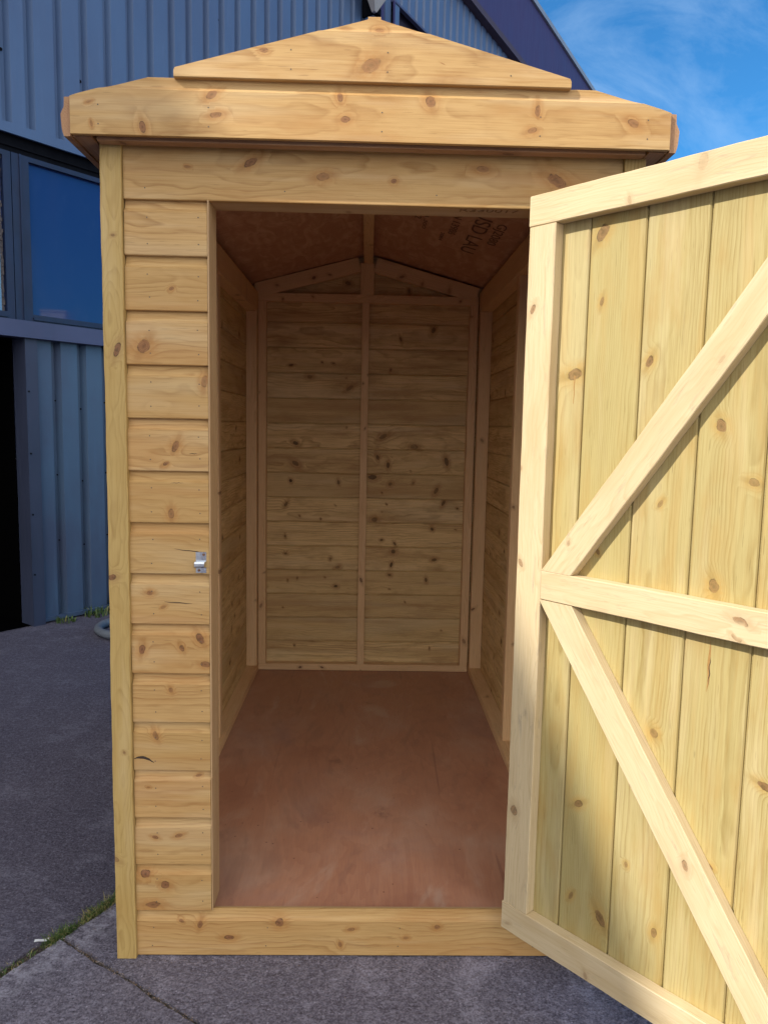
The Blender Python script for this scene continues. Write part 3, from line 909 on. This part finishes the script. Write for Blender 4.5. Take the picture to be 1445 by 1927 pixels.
# ------------------------------------------------------------------ garden shed
shed = thing('garden_shed', 'new honey-coloured wooden garden shed with shiplap boards and open ledged door', 'shed', (0, 0, 0))
X, Y, Z = Vector((1, 0, 0)), Vector((0, 1, 0)), Vector((0, 0, 1))
COV = 0.125


def shiplap(h=COV, t=0.021, top=True, bot=True):
    """board section: y up, z outward; scooped top edge, drip edge at the bottom, open joint on the inner face"""
    p = [(0.0, 0.0075), (0.0, t - 0.0025), (0.0008, t - 0.0008), (0.0028, t)]
    if top:
        p += [(h - 0.027, t), (h - 0.0255, t - 0.0018), (h - 0.0225, t - 0.0054), (h - 0.017, t - 0.0084), (h - 0.006, t - 0.0106), (h, t - 0.0115), (h, 0.0045), (h - 0.0045, 0.0)]
    else:
        p += [(h - 0.001, t), (h, t - 0.001), (h, 0.003), (h - 0.003, 0.0)]
    p += [(0.0055, 0.0), (0.0026, 0.0065)]
    return p[::-1]


def nails(mb, x, z, y, n=(0, -1, 0)):
    mb.disc((x, y, z), n, 0.0017, 0.0004, 6)


KF = [(-0.462, 1.676, 4), (-0.528, 1.543, 13), (-0.387, 1.464, 9), (-0.457, 1.31, 9), (-0.480, 1.268, 5), (-0.469, 1.148, 8), (-0.523, 0.953, 6), (-0.491, 0.918, 4), (-0.544, 0.811, 8), (-0.447, 0.816, 6), (-0.402, 0.840, 9), (-0.39, 0.775, 8), (-0.475, 0.709, 5), (-0.514, 0.591, 7), (-0.534, 0.456, 3), (-0.41, 0.485, 4), (-0.519, 0.324, 5), (-0.459, 0.329, 6), (-0.545, 0.224, 9), (-0.495, 0.196, 9), (-0.527, 0.142, 11), (-0.455, 0.094, 4), (-0.408, 0.086, 7), (-0.334, 0.05, 8), (-0.205, 0.09, 9), (-0.022, 0.073, 6), (-0.049, 0.032, 5), (0.12, 0.05, 5), (0.2, 0.08, 6), (-0.279, 1.962, 10), (-0.112, 1.935, 10), (-0.423, 1.949, 4), (0.256, 1.961, 9), (0.428, 1.939, 15), (0.051, 1.929, 5)]
XL, XO, XOR, XR = -0.569, -0.379, 0.376, 0.580


def kn_for(x0, x1, z0, z1, scale=0.0011):
    return [(x - x0, z - z0, r * scale, 1.0 if r > 4 else 0.8) for (x, z, r) in KF if x0 < x < x1 and z0 <= z < z1]


# front cladding, left of the opening; x runs left to right, y up, z out of the wall (-Y)
m = MB()
for k in range(1, 15):
    z0 = k * COV
    m.board((XL, 0.021, z0), X, Z, -Y, XO - XL, shiplap(), kn_for(XL, XO, z0, z0 + COV), du=0.008, dp=0.008, tint=random.uniform(-0.8, 0.8))
    for xx in (-0.515, -0.400):
        for zz in (0.028, 0.083): nails(m, xx + random.uniform(-.003, .003), z0 + zz + random.uniform(-.004, .004), -0.0001)
def flaw(z, x0, x1, dz, w, mi, bow=0.0):
    k_ = 9
    pts = [(x0 + (x1 - x0) * i / k_, -0.0001, z + dz * i / k_ + bow * math.sin(math.pi * i / k_) + random.uniform(-.0006, .0006)) for i in range(k_ + 1)]
    m.ribbon(pts, [w * (0.15 + math.sin(math.pi * min(1, max(0, (i + .3) / (k_ + .6))))) for i in range(k_ + 1)], (0, 0, 1), (0, -1, 0), mi)
flaw(0.531, -0.568, -0.519, -0.010, 0.0032, 2, 0.008)
flaw(1.062, -0.462, -0.382, -0.009, 0.0009, 2)
flaw(0.931, -0.488, -0.420, -0.004, 0.0010, 2)
flaw(1.293, -0.425, -0.405, 0.0, 0.0007, 2)
flaw(1.222, -0.470, -0.440, 0.001, 0.0006, 2)
m.build('wall_cladding', [WOOD_FRONT, NAIL, BARK], shed, 'narrow column of shiplap boards left of the shed opening')
m = MB()
for k in range(1, 15):
    m.board((XOR + 0.045, 0.021, k * COV), X, Z, -Y, XR - XOR - 0.045, shiplap(), rk(XR - XOR, COV, 2), du=0.02, dp=0.02)
m.build('wall_cladding', [WOOD_FRONT, NAIL], shed)
m = MB()
m.board((XL, 0.021, 1.875 + 0.0), X, Z, -Y, XR - XL, shiplap(0.122, top=False), kn_for(XL, XR, 1.875, 2.0), du=0.009, dp=0.009, tint=0.3)
for xx in (-0.52, -0.2, 0.15, 0.5): nails(m, xx, 1.90, -0.0001)
m.build('header_board', [WOOD_FRONT, NAIL], shed)
m = MB()
m.board((XL, 0.021, 0.003), X, Z, -Y, XR - XL, shiplap(0.122), kn_for(XL, XR, 0.0, 0.125), du=0.009, dp=0.009, tint=-0.2)
for xx in (-0.53, -0.24, 0.1, 0.45): nails(m, xx, 0.03, -0.0001); nails(m, xx + 0.004, 0.08, -0.0001)
m.build('plinth_board', [WOOD_FRONT, NAIL], shed)
# corner trims
m = MB()
m.board((-0.6185, 0.010, 0.001), Z, -X, -Y, 1.99, [(-0.049, 0), (0, 0), (0, 0.0), (0, 0.018), (-0.001, 0.020), (-0.048, 0.020), (-0.049, 0.018)][::1],
        [(1.532, -0.032, 0.010, 1.0), (0.991, -0.010, 0.008, 1.0), (0.55, -0.03, 0.004, 0.7), (0.27, -0.001, 0.008, .8), (1.79, -0.028, 0.004, .6)], du=0.010, dp=0.008, tint=0.6, pith=(-0.02, -0.03), wob=0.0009)
m.build('corner_trim', WOOD_POST, shed)
m = MB()
m.board((0.5815, 0.010, 0.001), Z, -X, -Y, 1.99, [(-0.049 + 0.0, 0), (0, 0), (0, 0.018), (-0.001, 0.020), (-0.048, 0.020), (-0.049, 0.018)], rk(1.9, -0.04, 4), du=0.02, dp=0.02)
m.build('corner_trim', WOOD_POST, shed)

# opening lining
m = MB()
m.board((XO + 0.001, 0.001, 0.127), Z, Y, X, 0.352, rect(0.086, 0.0030, 0.0006), du=0.02, tint=-0.2)
m.board((XO + 0.0005, 0.0005, 0.481), Z, Y, X, 1.405, rect(0.087, 0.0038, 0.0006), du=0.02, tint=0.4)
m.build('door_jamb', WOOD_JAMB, shed)
m = MB()
m.board((XOR + 0.055, 0.0125, 0.127), Z, Y, -X, 1.758, rect(0.074, 0.010, 0.001), rk(1.7, .09, 4), du=0.02)
m.build('door_jamb', WOOD_JAMB, shed)
m = MB()
m.board((XO + 0.0052, 0.0214, 1.8772), X, Y, Z, XOR + 0.043 - XO - 0.0062, rect(0.066, 0.020, 0.001), [(0.32, 0.05, 0.006, .5)], du=0.02, tint=0.5)
hd = m.build('door_head', WOOD_JAMB, shed)
m = MB()
m.board((XO + 0.0052, 0.0215, 0.1215), X, Y, Z, XOR + 0.043 - XO - 0.0062, [(0, -0.02), (0.0105, -0.02), (0.0105, -0.004), (0.0095, -0.003), (0.001, -0.003), (0, -0.004)], du=0.02, dp=0.02, tint=0.2)
m.build('sill', WOOD_JAMB, shed)
# front frame behind the cladding
m = MB(); m.board((-0.600, 0.090, 1.905), X, Y, Z, 1.2, rect(0.045, 0.05), rk(1.2, .045, 4), du=0.03, dp=0.02); m.build('front_rail', WOOD_FRAME, shed)

# gable: two shiplap boards cut to the roof slope
RZ, RS = 2.2475, 0.268
def gx(z, lim=0.661): return min(lim, max(0.014, (RZ - z) / RS))
KG = [(-0.504, 2.008, 8, .9), (-0.353, 2.080, 9, 1), (-0.344, 2.038, 8, 1), (-0.073, 2.083, 7, .8), (-0.061, 2.036, 7, .9), (0.126, 2.079, 10, .9), (0.363, 2.065, 8, .8), (0.353, 2.024, 7, .9), (0.578, 2.045, 9, .8), (-0.006, 2.147, 15, .9), (-0.239, 2.172, 6, .9), (0.011, 2.222, 6, .8), (-0.178, 2.177, 3, .7), (0.15, 2.155, 3, .6), (-0.62, 2.058, 4, .6), (-0.615, 2.013, 4, .6)]
GY = -0.057
for (z0, h, thick, nm) in ((1.9905, 0.125, 0.010, 'a'), (2.1125, 0.137, 0.0155, 'b')):
    m = MB()
    if nm == 'a':
        prof = [(0.0, 0), (0.0, thick - .001), (0.001, thick), (0.0965, thick), (0.0985, thick - 0.0030), (0.102, thick - 0.006), (0.108, thick - 0.0078), (h, thick - 0.0085), (h, 0)][::-1]
    else:
        prof = [(0.0, 0.0), (0.0, thick - .0015), (0.0015, thick), (0.103, thick), (0.105, thick - 0.003), (0.110, thick - 0.005), (h, thick - 0.006), (h, 0.0)][::-1]
    kk = [(x + 0.70, z - z0, r * 0.0011, d_) for (x, z, r, d_) in KG if z0 <= z < z0 + h]
    lim = 0.661 if nm == 'a' else 0.434
    m.board((-0.70, GY - (0.0 if nm == 'a' else 0.0), z0), X, Z, -Y, 1.40, prof, kk, du=0.009, dp=0.006,
            u0=(lambda y, z, z0=z0, lim=lim: 0.70 - gx(z0 + y, lim)), u1=(lambda y, z, z0=z0, lim=lim: 0.70 + gx(z0 + y, lim)), tint=-0.1 if nm == 'a' else -0.5, pith=(0.05, -0.09) if nm == 'a' else (0.03, -0.14))
    for xx in (-0.60, -0.36, 0.02, 0.37, 0.61) if nm == 'a' else (-0.40, -0.18, 0.03, 0.30, 0.40):
        for zz in (z0 + 0.022, z0 + 0.062):
            if zz < RZ - RS * abs(xx) - 0.008: nails(m, xx, zz, GY - thick - 0.0001)
    m.build('gable_board', [WOOD_FRONT, NAIL], shed)
m = MB(); m.board((-0.612, -0.0435, 1.9865), X, Y, Z, 1.228, rect(0.028, 0.06, 0.001), rk(1.2, 0.02, 3), du=0.03, dp=0.02); m.build('soffit_batten', WOOD_SOFFIT, shed)
# wall above the header, behind the gable boards
m = MB(); m.board((-0.60, -0.012, 1.999), X, Z, Y, 1.2, [(0, 0), (0, 0.012), (0.2, 0.012), (0.2, 0)][::-1], du=0.1, dp=0.05, u0=lambda y, z: 0.60 - min(0.6, max(0.01, (2.213 - 1.999 - y) / 0.27)), u1=lambda y, z: 0.60 + min(0.6, max(0.01, (2.213 - 1.999 - y) / 0.27)))
m.build('gable_backing', WOOD_INNER, shed)
# eaves: side fascia and soffit
for sg in (-1, 1):
    m = MB()
    pf = [(0.0, 0.0), (0.0, 0.014), (0.010, 0.017), (0.018, 0.0185), (0.046, 0.0205), (0.052, 0.018), (0.062, 0.013), (0.082, 0.012), (0.083, 0.0)]
    if sg == 1: pf = pf[::-1]
    m.board((sg * 0.6635, -0.060, 1.987), Y, Z, X * sg, 2.16, pf, rk(2.1, .08, 5), du=0.03, dp=0.01)
    m.build('fascia_board', WOOD_SOFFIT, shed)
    m = MB(); m.board((sg * 0.622, -0.049, 1.990), Y, X * sg, Z, 2.14, rect(0.040, 0.012, 0.001) if sg > 0 else rect(0.040, 0.012, 0.001)[::-1], rk(2.1, .035, 5), du=0.03, dp=0.02)
    m.build('soffit_board', WOOD_SOFFIT, shed)

# side walls, back wall: boards with their inner faces towards the room
SY = 2.055
for sg in (-1, 1):
    m = MB()
    for k in range(16):
        pf = shiplap(0.125)
        if sg < 0:
            m.board((-0.600, SY, k * COV + 0.001), -Y, Z, -X, SY - 0.002, pf, rk(SY, COV, 4), du=0.022, dp=0.022)
        else:
            m.board((0.600, 0.002, k * COV + 0.001), Y, Z, X, SY - 0.002, pf, rk(SY, COV, 4), du=0.022, dp=0.022)
    z0 = 16 * COV + 0.001
    m.box((min(sg * 0.60, sg * 0.612), 0.002, z0), (max(sg * 0.60, sg * 0.612), SY, 2.047))
    m.build('wall_cladding', WOOD_INNER, shed)
m = MB()
YB = 2.030
for k in range(16):
    kk = []
    if 3 < k < 15 and k != 11:
        for xw in ((-0.36, -0.13, 0.07, 0.22, 0.37) if 6 < k < 13 else (-0.40, -0.17, 0.14, 0.33)):
            if random.random() < 0.8:
                for _ in range(random.choice((1, 2, 2, 3))):
                    c_ = (0.590 - xw + random.gauss(0, 0.022), random.uniform(0.014, COV - 0.014), random.choice((0.004, 0.006, 0.009, 0.013)) * random.uniform(0.8, 1.2), random.uniform(0.75, 1.0))
                    if all(math.hypot(c_[0] - o[0], c_[1] - o[1]) > 2.6 * (c_[2] + o[2]) for o in kk): kk.append(c_)
    for c_ in rk(1.18, COV, 5, r=(0.002, 0.005), dark=(.6, 1)):
        if all(math.hypot(c_[0] - o[0], c_[1] - o[1]) > 4 * (c_[2] + o[2]) for o in kk): kk.append(c_)
    m.board((0.590, YB, k * COV + 0.001), -X, Z, Y, 1.18, shiplap(), kk, du=0.012, dp=0.012)
m.board((0.590, YB + 0.002, 2.001), -X, Z, Y, 1.18, [(0, 0), (0, 0.012), (0.2, 0.012), (0.2, 0)][::-1], rk(1.1, .15, 5), du=0.02, dp=0.02, u0=lambda y, z: 0.59 - min(0.59, max(0.01, (2.213 - 2.001 - y) / 0.27)), u1=lambda y, z: 0.59 + min(0.59, max(0.01, (2.213 - 2.001 - y) / 0.27)))
m.build('wall_cladding', WOOD_INNER, shed)

# floor
m = MB(); m.box((-0.598, 0.034, 0.092), (0.598, YB - 0.001, 0.108)); m.build('floor', PLY, shed)
for xx in (-0.45, 0.0, 0.45):
    m = MB(); m.board((xx - 0.02, 0.05, 0.03), Y, X, Z, 1.95, rect(0.045, 0.06), du=0.2, dp=0.1); m.build('floor_bearer', WOOD_FRAME, shed)

# side framing
for sg in (-1, 1):
    x_in = 0.546 if sg < 0 else 0.540
    wdt = 0.598 - x_in
    zt0 = 1.912 if sg < 0 else 1.932
    m = MB(); m.board((sg * 0.5985, 0.095, zt0), Y, -X * sg, Z, YB - 0.10, rect(wdt, 0.098) if sg < 0 else rect(wdt, 0.10)[::-1], rk(1.9, 0.04, 3), du=0.02, dp=0.02); m.build('top_plate', WOOD_FRAME, shed)
    m = MB(); m.board((sg * 0.5985, 0.095, 0.109), Y, -X * sg, Z, YB - 0.10, rect(wdt + 0.004, 0.033) if sg < 0 else rect(wdt + 0.003, 0.033)[::-1], rk(1.9, 0.04, 3), du=0.02, dp=0.02); m.build('bottom_plate', WOOD_FRAME, shed)
    for yy, dx in ((0.10, 0.0), (1.040, 0.010), (1.945, 0.0)):
        m = MB(); m.board((sg * 0.5985, yy, 0.1425), Z, -X * sg, -Y, zt0 - 0.143, [(a, b - 0.045) for a, b in (rect(wdt - dx, 0.045) if sg < 0 else rect(wdt - dx, 0.045)[::-1])][::-1] if False else ([(a, b - 0.045) for a, b in rect(wdt - dx, 0.045)] if sg > 0 else [(a, b - 0.045) for a, b in rect(wdt - dx, 0.045)][::-1]), rk(1.7, wdt, 3, r=(.003, .009)), du=0.018, dp=0.018)
        m.build('stud', WOOD_FRAME, shed)
# back framing
BY = 1.985
m = MB(); m.board((-0.5445, BY, 0.109), X, Z, Y, 1.079, rect(0.033, 0.044)[::-1], rk(1.07, .03, 3, r=(.003, .007)), du=0.014, dp=0.014); m.build('bottom_plate', WOOD_FRAME, shed)
m = MB(); m.board((-0.5445, BY, 1.968), X, Z, Y, 1.079, rect(0.040, 0.044)[::-1], rk(1.07, .04, 4, r=(.003, .007)), du=0.014, dp=0.014); m.build('tie_beam', WOOD_FRAME, shed)
for (x0, wd) in ((-0.5445, 0.038), (-0.037, 0.036), (0.4945, 0.040)):
    m = MB(); m.board((x0 + wd, BY, 0.1425), Z, -X, Y, 1.825, rect(wd, 0.044)[::-1], rk(1.8, wd, 4, r=(.003, .009), dark=(.6, 1)), du=0.014, dp=0.012, pith=(0.0, -.03)); m.build('stud', WOOD_FRAME, shed)
m = MB(); m.board((0.019, BY, 2.008), Z, -X, Y, 0.150, rect(0.066, 0.044)[::-1], du=0.05, dp=0.02); m.build('king_post', WOOD_FRAME, shed)
for sg in (-1, 1):
    dr = Vector((sg, 0, -0.265)).normalized(); nr = Vector((0.265 * sg, 0, 1)).normalized()
    m = MB(); m.board(Vector((0.0 + sg * 0.030 - 0.014, BY - 0.002 * 1, 2.117)), dr, nr, Y, 0.52, rect(0.070, 0.044)[::-1] if sg > 0 else rect(0.070, 0.044), rk(0.5, .05, 3), du=0.014, dp=0.014)
    m.build('rafter', WOOD_FRAME, shed)
m = MB(); m.board((0.0115, 0.10, 2.156), Y, -X, Z, BY - 0.102, rect(0.042, 0.045)[::1][::-1], rk(1.8, 0.04, 4), du=0.02, dp=0.02); m.build('ridge_beam', WOOD_FRAME, shed)

# roof: sheathing board with felt over it, one sheet each side
sheets = []
for sg in (-1, 1):
    m = MB()
    a = Vector((0, -0.048, 2.207)); b = Vector((sg * 0.660, -0.048, 2.207 - 0.27 * 0.660))
    up_ = Vector((0, 0, 0.018)); ln = Vector((0, 2.145, 0))
    m.obox(a, b - a, ln, up_)
    rs = m.build('roof_sheet', SHEATH, shed); sheets.append(rs)
    m = MB()
    m.obox(a + Vector((0, 0.002, 0.0185)), (b - a) * 1.002, ln * 0.999, Vector((0, 0, 0.004)))
    m.build('roof_felt', FELT, rs)


def text(body, size, origin, tx, ty, mat, parent, name, ext=0.0003, shear=0.0, sx=1.0):
    cu_ = bpy.data.curves.new(name, 'FONT'); cu_.body = body; cu_.size = size; cu_.extrude = ext; cu_.shear = shear
    o = bpy.data.objects.new(name, cu_); C.objects.link(o)
    bpy.context.view_layer.update()
    me = bpy.data.meshes.new_from_object(o.evaluated_get(bpy.context.evaluated_depsgraph_get()))
    bpy.data.objects.remove(o)
    tx = Vector(tx).normalized(); ty = Vector(ty); ty = (ty - tx * ty.dot(tx)).normalized(); tz = tx.cross(ty)
    mt = Matrix((tx * sx, ty, tz)).transposed().to_4x4(); mt.translation = Vector(origin) + tz * 0.0006
    me.transform(mt)
    me.materials.clear(); me.materials.append(mat)
    return new_obj(name, me, parent)


slope = Vector((1, 0, -0.27)).normalized()
def cz(x): return 2.207 - 0.27 * x - 0.0004
def stamp(body, size, x, y, sx=1.0):
    for wd in body.split():
        o = text(wd, size, (x, y, cz(x)), Y, slope, INK, sheets[1], 'stamp_print', sx=sx)
        y = max(v.co.y for v in o.data.vertices) + size * 0.28 * sx
stamp('USD LAU', 0.085, 0.372, 0.85, 1.75)
stamp('GJ2080', 0.05, 0.450, 0.93, 2.0)
stamp('EN 13986', 0.042, 0.300, 0.93, 1.9)
stamp('2084', 0.022, 0.275, 1.25, 3.0)
stamp('PS2', 0.034, 0.166, 1.05, 2.4)
stamp('OSB 300', 0.022, 0.200, 0.95, 4.2)
stamp('N2', 0.07, 0.455, 2.0, 1.0)
text('R330017', 0.040, (0.205, 0.040, 1.8768), X, -Y, PENCIL, hd, 'pencil_writing', sx=1.0)

# latch keep on the seventh board
m = MB()
kx0, kx1 = -0.4105, -0.3855
prof = [(1.0045, 0.0), (1.0185, 0.0), (1.0190, 0.0105), (1.0225, 0.0130), (1.0290, 0.0130), (1.0330, 0.0105), (1.0335, 0.0), (1.0555, 0.0)]
yk = -0.0004
vs = []
for (z, d_) in prof:
    for xx in (kx0 - d_ * 0.1, kx1 - d_ * 0.2):
        vs.append((xx, yk - d_ - 0.0012, z))
n_ = len(prof)
vs += [(v[0], v[1] + 0.0011, v[2]) for v in vs]
fs = [(2 * i, 2 * i + 1, 2 * i + 3, 2 * i + 2) for i in range(n_ - 1)] + [(2 * n_ + 2 * i, 2 * n_ + 2 * i + 2, 2 * n_ + 2 * i + 3, 2 * n_ + 2 * i + 1) for i in range(n_ - 1)]
for sd_ in (0, 1):
    for i in range(n_ - 1):
        fs.append((2 * i + sd_, 2 * i + 2 + sd_, 2 * n_ + 2 * i + 2 + sd_, 2 * n_ + 2 * i + sd_))
m.raw(vs, fs)
keep = m.build('latch_keep', GALV, shed, 'small galvanised latch keep screwed to the shiplap boards')
for (sx_, sz_, mt_) in ((-0.4035, 1.0495, GALV), (-0.3915, 1.0495, RUST), (-0.4030, 1.0110, RUST), (-0.3905, 1.0110, GALV)):
    q = MB(); q.disc((sx_, yk - 0.0012, sz_), (0, -1, 0), 0.0032, 0.0012, 12, 0); q.build('screw', mt_, keep)

# ------------------------------------------------------------------ the open door
ang = R(49.5)
DU = Vector((math.cos(ang), -math.sin(ang), 0)); DN = Vector((-math.sin(ang), -math.cos(ang), 0))
DA = Vector((0.358, -0.050, 0))


def Dp(u, z, o=0.0): return DA + DU * u + DN * (-o) + Vector((0, 0, z))


DB, DT, TH, DWID = 0.122, 1.888, 0.030, 0.752
KP = [(0.174, 1.786, 14), (0.120, 1.49, 14), (0.179, 1.641, 7), (0.298, 1.509, 9), (0.454, 1.379, 10), (0.522, 1.275, 8), (0.461, 1.068, 11), (0.355, 0.735, 9), (0.183, 0.51, 9), (0.175, 0.28, 7), (0.254, 0.264, 13), (0.383, 0.299, 8), (0.582, 0.704, 9), (0.20, 1.10, 5), (0.34, 1.22, 6), (0.31, 0.42, 5), (0.49, 0.50, 6)]
m = MB()
edges = [0.009, 0.1425, 0.2755, 0.4085, 0.5410, 0.6730, 0.750]
for i in range(len(edges) - 1):
    a, b = edges[i], edges[i + 1]
    g_ = 0.0016
    w_ = b - a - 2 * g_
    t_ = 0.0135
    pf = [(0, 0), (w_, 0), (w_, t_ - 0.003), (w_ - 0.0025, t_), (0.0025, t_), (0, t_ - 0.003)]
    kk = [(z - DB - 0.002, u - a - g_, r * 0.00105, 0.85) for (u, z, r) in KP if a < u < b]
    # x: up, y: along DU, z: towards the viewer (DN); order keeps the faces outward
    m.board(Dp(a + g_, DB + 0.002, TH + t_), Z, DU, DN, DT - DB - 0.004, pf if Z.cross(DU).dot(DN) > 0 else pf[::-1], kk, du=0.012, dp=0.009, tint=(-0.2, 0.9, -0.3, 0.2, -0.6, 0.3)[i], pith=(random.uniform(0, .13), random.choice((-1, 1)) * random.uniform(.05, .12)))
    if i: m.obox(Dp(a - 0.005, DB + 0.004, TH + 0.0105), DU * 0.010, DN * 0.004, Vector((0, 0, DT - DB - 0.008)))
k_ = 12
m.ribbon([Dp(0.119 + 0.0006 * math.sin(i), 1.487 - 0.062 * i / k_, TH - 0.0001) for i in range(k_ + 1)], [0.0016 - 0.0008 * i / k_ for i in range(k_ + 1)], DU, DN, 1)
m.ribbon([Dp(0.462 + 0.0015 * math.sin(i * 0.9) * i / k_, 0.960 - 0.105 * i / k_, TH - 0.0001) for i in range(k_ + 1)], [0.0028 * math.sin(math.pi * (i + .4) / (k_ + .8)) for i in range(k_ + 1)], DU, DN, 1)
m.ribbon([Dp(0.4635 + 0.0012 * math.sin(i * 1.1), 0.925 - 0.055 * i / k_, TH - 0.0004) for i in range(k_ + 1)], [0.0009 * math.sin(math.pi * (i + .4) / (k_ + .8)) for i in range(k_ + 1)], DU, DN, 2)
door = m.build('door', [WOOD_PLANK, RESIN, BARK], shed, 'open plank door with pale ledges and braces, its inner side showing')


def dbar(name, p, q, wd, knots, cut0=None, cut1=None, tint=None, o0=0.0, th=TH, dp=0.012, wob=0.0006):
    """a bar lying on the planks, from (u,z) p to q along its lower-right edge, width to the left of travel"""
    a = Dp(p[0], p[1], th + o0); b = Dp(q[0], q[1], th + o0)
    ax = (b - a); L = ax.length; ax.normalize()
    ay = DN.cross(ax).normalized()
    m = MB()
    m.board(a, ax, ay, DN, L, rect(wd, th - 0.0005, 0.0016), knots, du=0.011, dp=dp, u0=cut0, u1=cut1, tint=tint, wob=wob)
    return m.build(name, WOOD_LEDGE, door)


# stile / rails. DN x DU points: check which way "left of travel" is
up_is_left = DN.cross(DU).dot(Z) > 0
def hbar(name, u0, u1, z0, z1, knots, tint=None, o=0.0):
    if up_is_left:
        dbar(name, (u0, z0), (u1, z0), z1 - z0, [(a, b, c, d_) for a, b, c, d_ in knots], tint=tint)
    else:
        dbar(name, (u1, z0), (u0, z0), z1 - z0, [((u1 - u0) - a, b, c, d_) for a, b, c, d_ in knots], tint=tint)
def vbar(name, u0, u1, z0, z1, knots, tint=None):
    if up_is_left:   # travelling up, left is -DU
        dbar(name, (u1, z0), (u1, z1), u1 - u0, [(a - z0, u1 - b, c, d_) for a, b, c, d_ in knots], tint=tint)
    else:
        dbar(name, (u0, z0), (u0, z1), u1 - u0, [(a - z0, b - u0, c, d_) for a, b, c, d_ in knots], tint=tint)


hbar('door_rail', 0.0, DWID, 1.8205, DT, [(0.40, 0.05, 0.012, .25), (0.25, 0.01, 0.006, .3)], tint=0.1)
hbar('door_rail', -0.003, DWID, 0.119, 0.190, [(0.245, 0.012, 0.006, .6), (0.02, 0.02, .006, .3)], tint=-0.9)
hbar('door_rail', 0.0735, 0.678, 0.9745, 1.0415, [(0.4555, 0.0415, 0.010, .8), (0.450, 0.010, 0.008, .7)], tint=-0.3)
vbar('door_stile', 0.001, 0.0725, 0.191, 1.8195, [(1.638, 0.019, 0.008, .8), (1.052, 0.012, 0.007, .8), (0.438, 0.022, 0.011, .8), (1.276, 0.004, 0.004, .6), (0.72, 0.05, 0.003, .9)], tint=0.0)
vbar('door_stile', 0.6795, DWID, 0.191, 1.8195, [(1.2, 0.70, .008, .7)], tint=0.2)
# braces: lower-right edge of the upper brace runs through (0.155,1.045) with slope 1.39
SL = 1.392
def brace(p, q, wd, za, zb, knots, tint):
    a = Vector((p[0], p[1])); b = Vector((q[0], q[1])); L = (b - a).length; dx = (b - a) / L
    left = Vector((-dx.y, dx.x)) if up_is_left else Vector((dx.y, -dx.x))
    f0 = lambda y, z: (za - a.y - left.y * y) / dx.y
    f1 = lambda y, z: (zb - a.y - left.y * y) / dx.y
    dbar('door_brace', p, q, wd, knots, cut0=f0, cut1=f1, tint=tint, dp=0.01)
if up_is_left:
    brace((0.155, 1.045), (0.155 + (1.8195 - 1.045) / SL, 1.8195), 0.0655, 1.0425, 1.8195, [(0.05, 0.05, 0.005, .5), (0.55, 0.02, .006, .3)], 0.2)
    brace((0.629, 0.191 + 0.0), (0.157 - 0.0008, 0.9735), 0.0700, 0.191, 0.9735, [], -0.1) if False else None
    # lower brace travels upwards to the left; its left is the lower-left edge, so start on the right edge
    zt2, zb2 = 0.9735, 0.1915
    r_top = 0.1565; r_bot = r_top + (zt2 - zb2) / 1.398
    brace((r_bot, zb2), (r_top, zt2), 0.0720, zb2, zt2, [(0.40, 0.035, 0.008, .8), (0.72, .03, .004, .5), (0.13, .03, .004, .7), (0.12, .055, .004, .7)], -0.1)
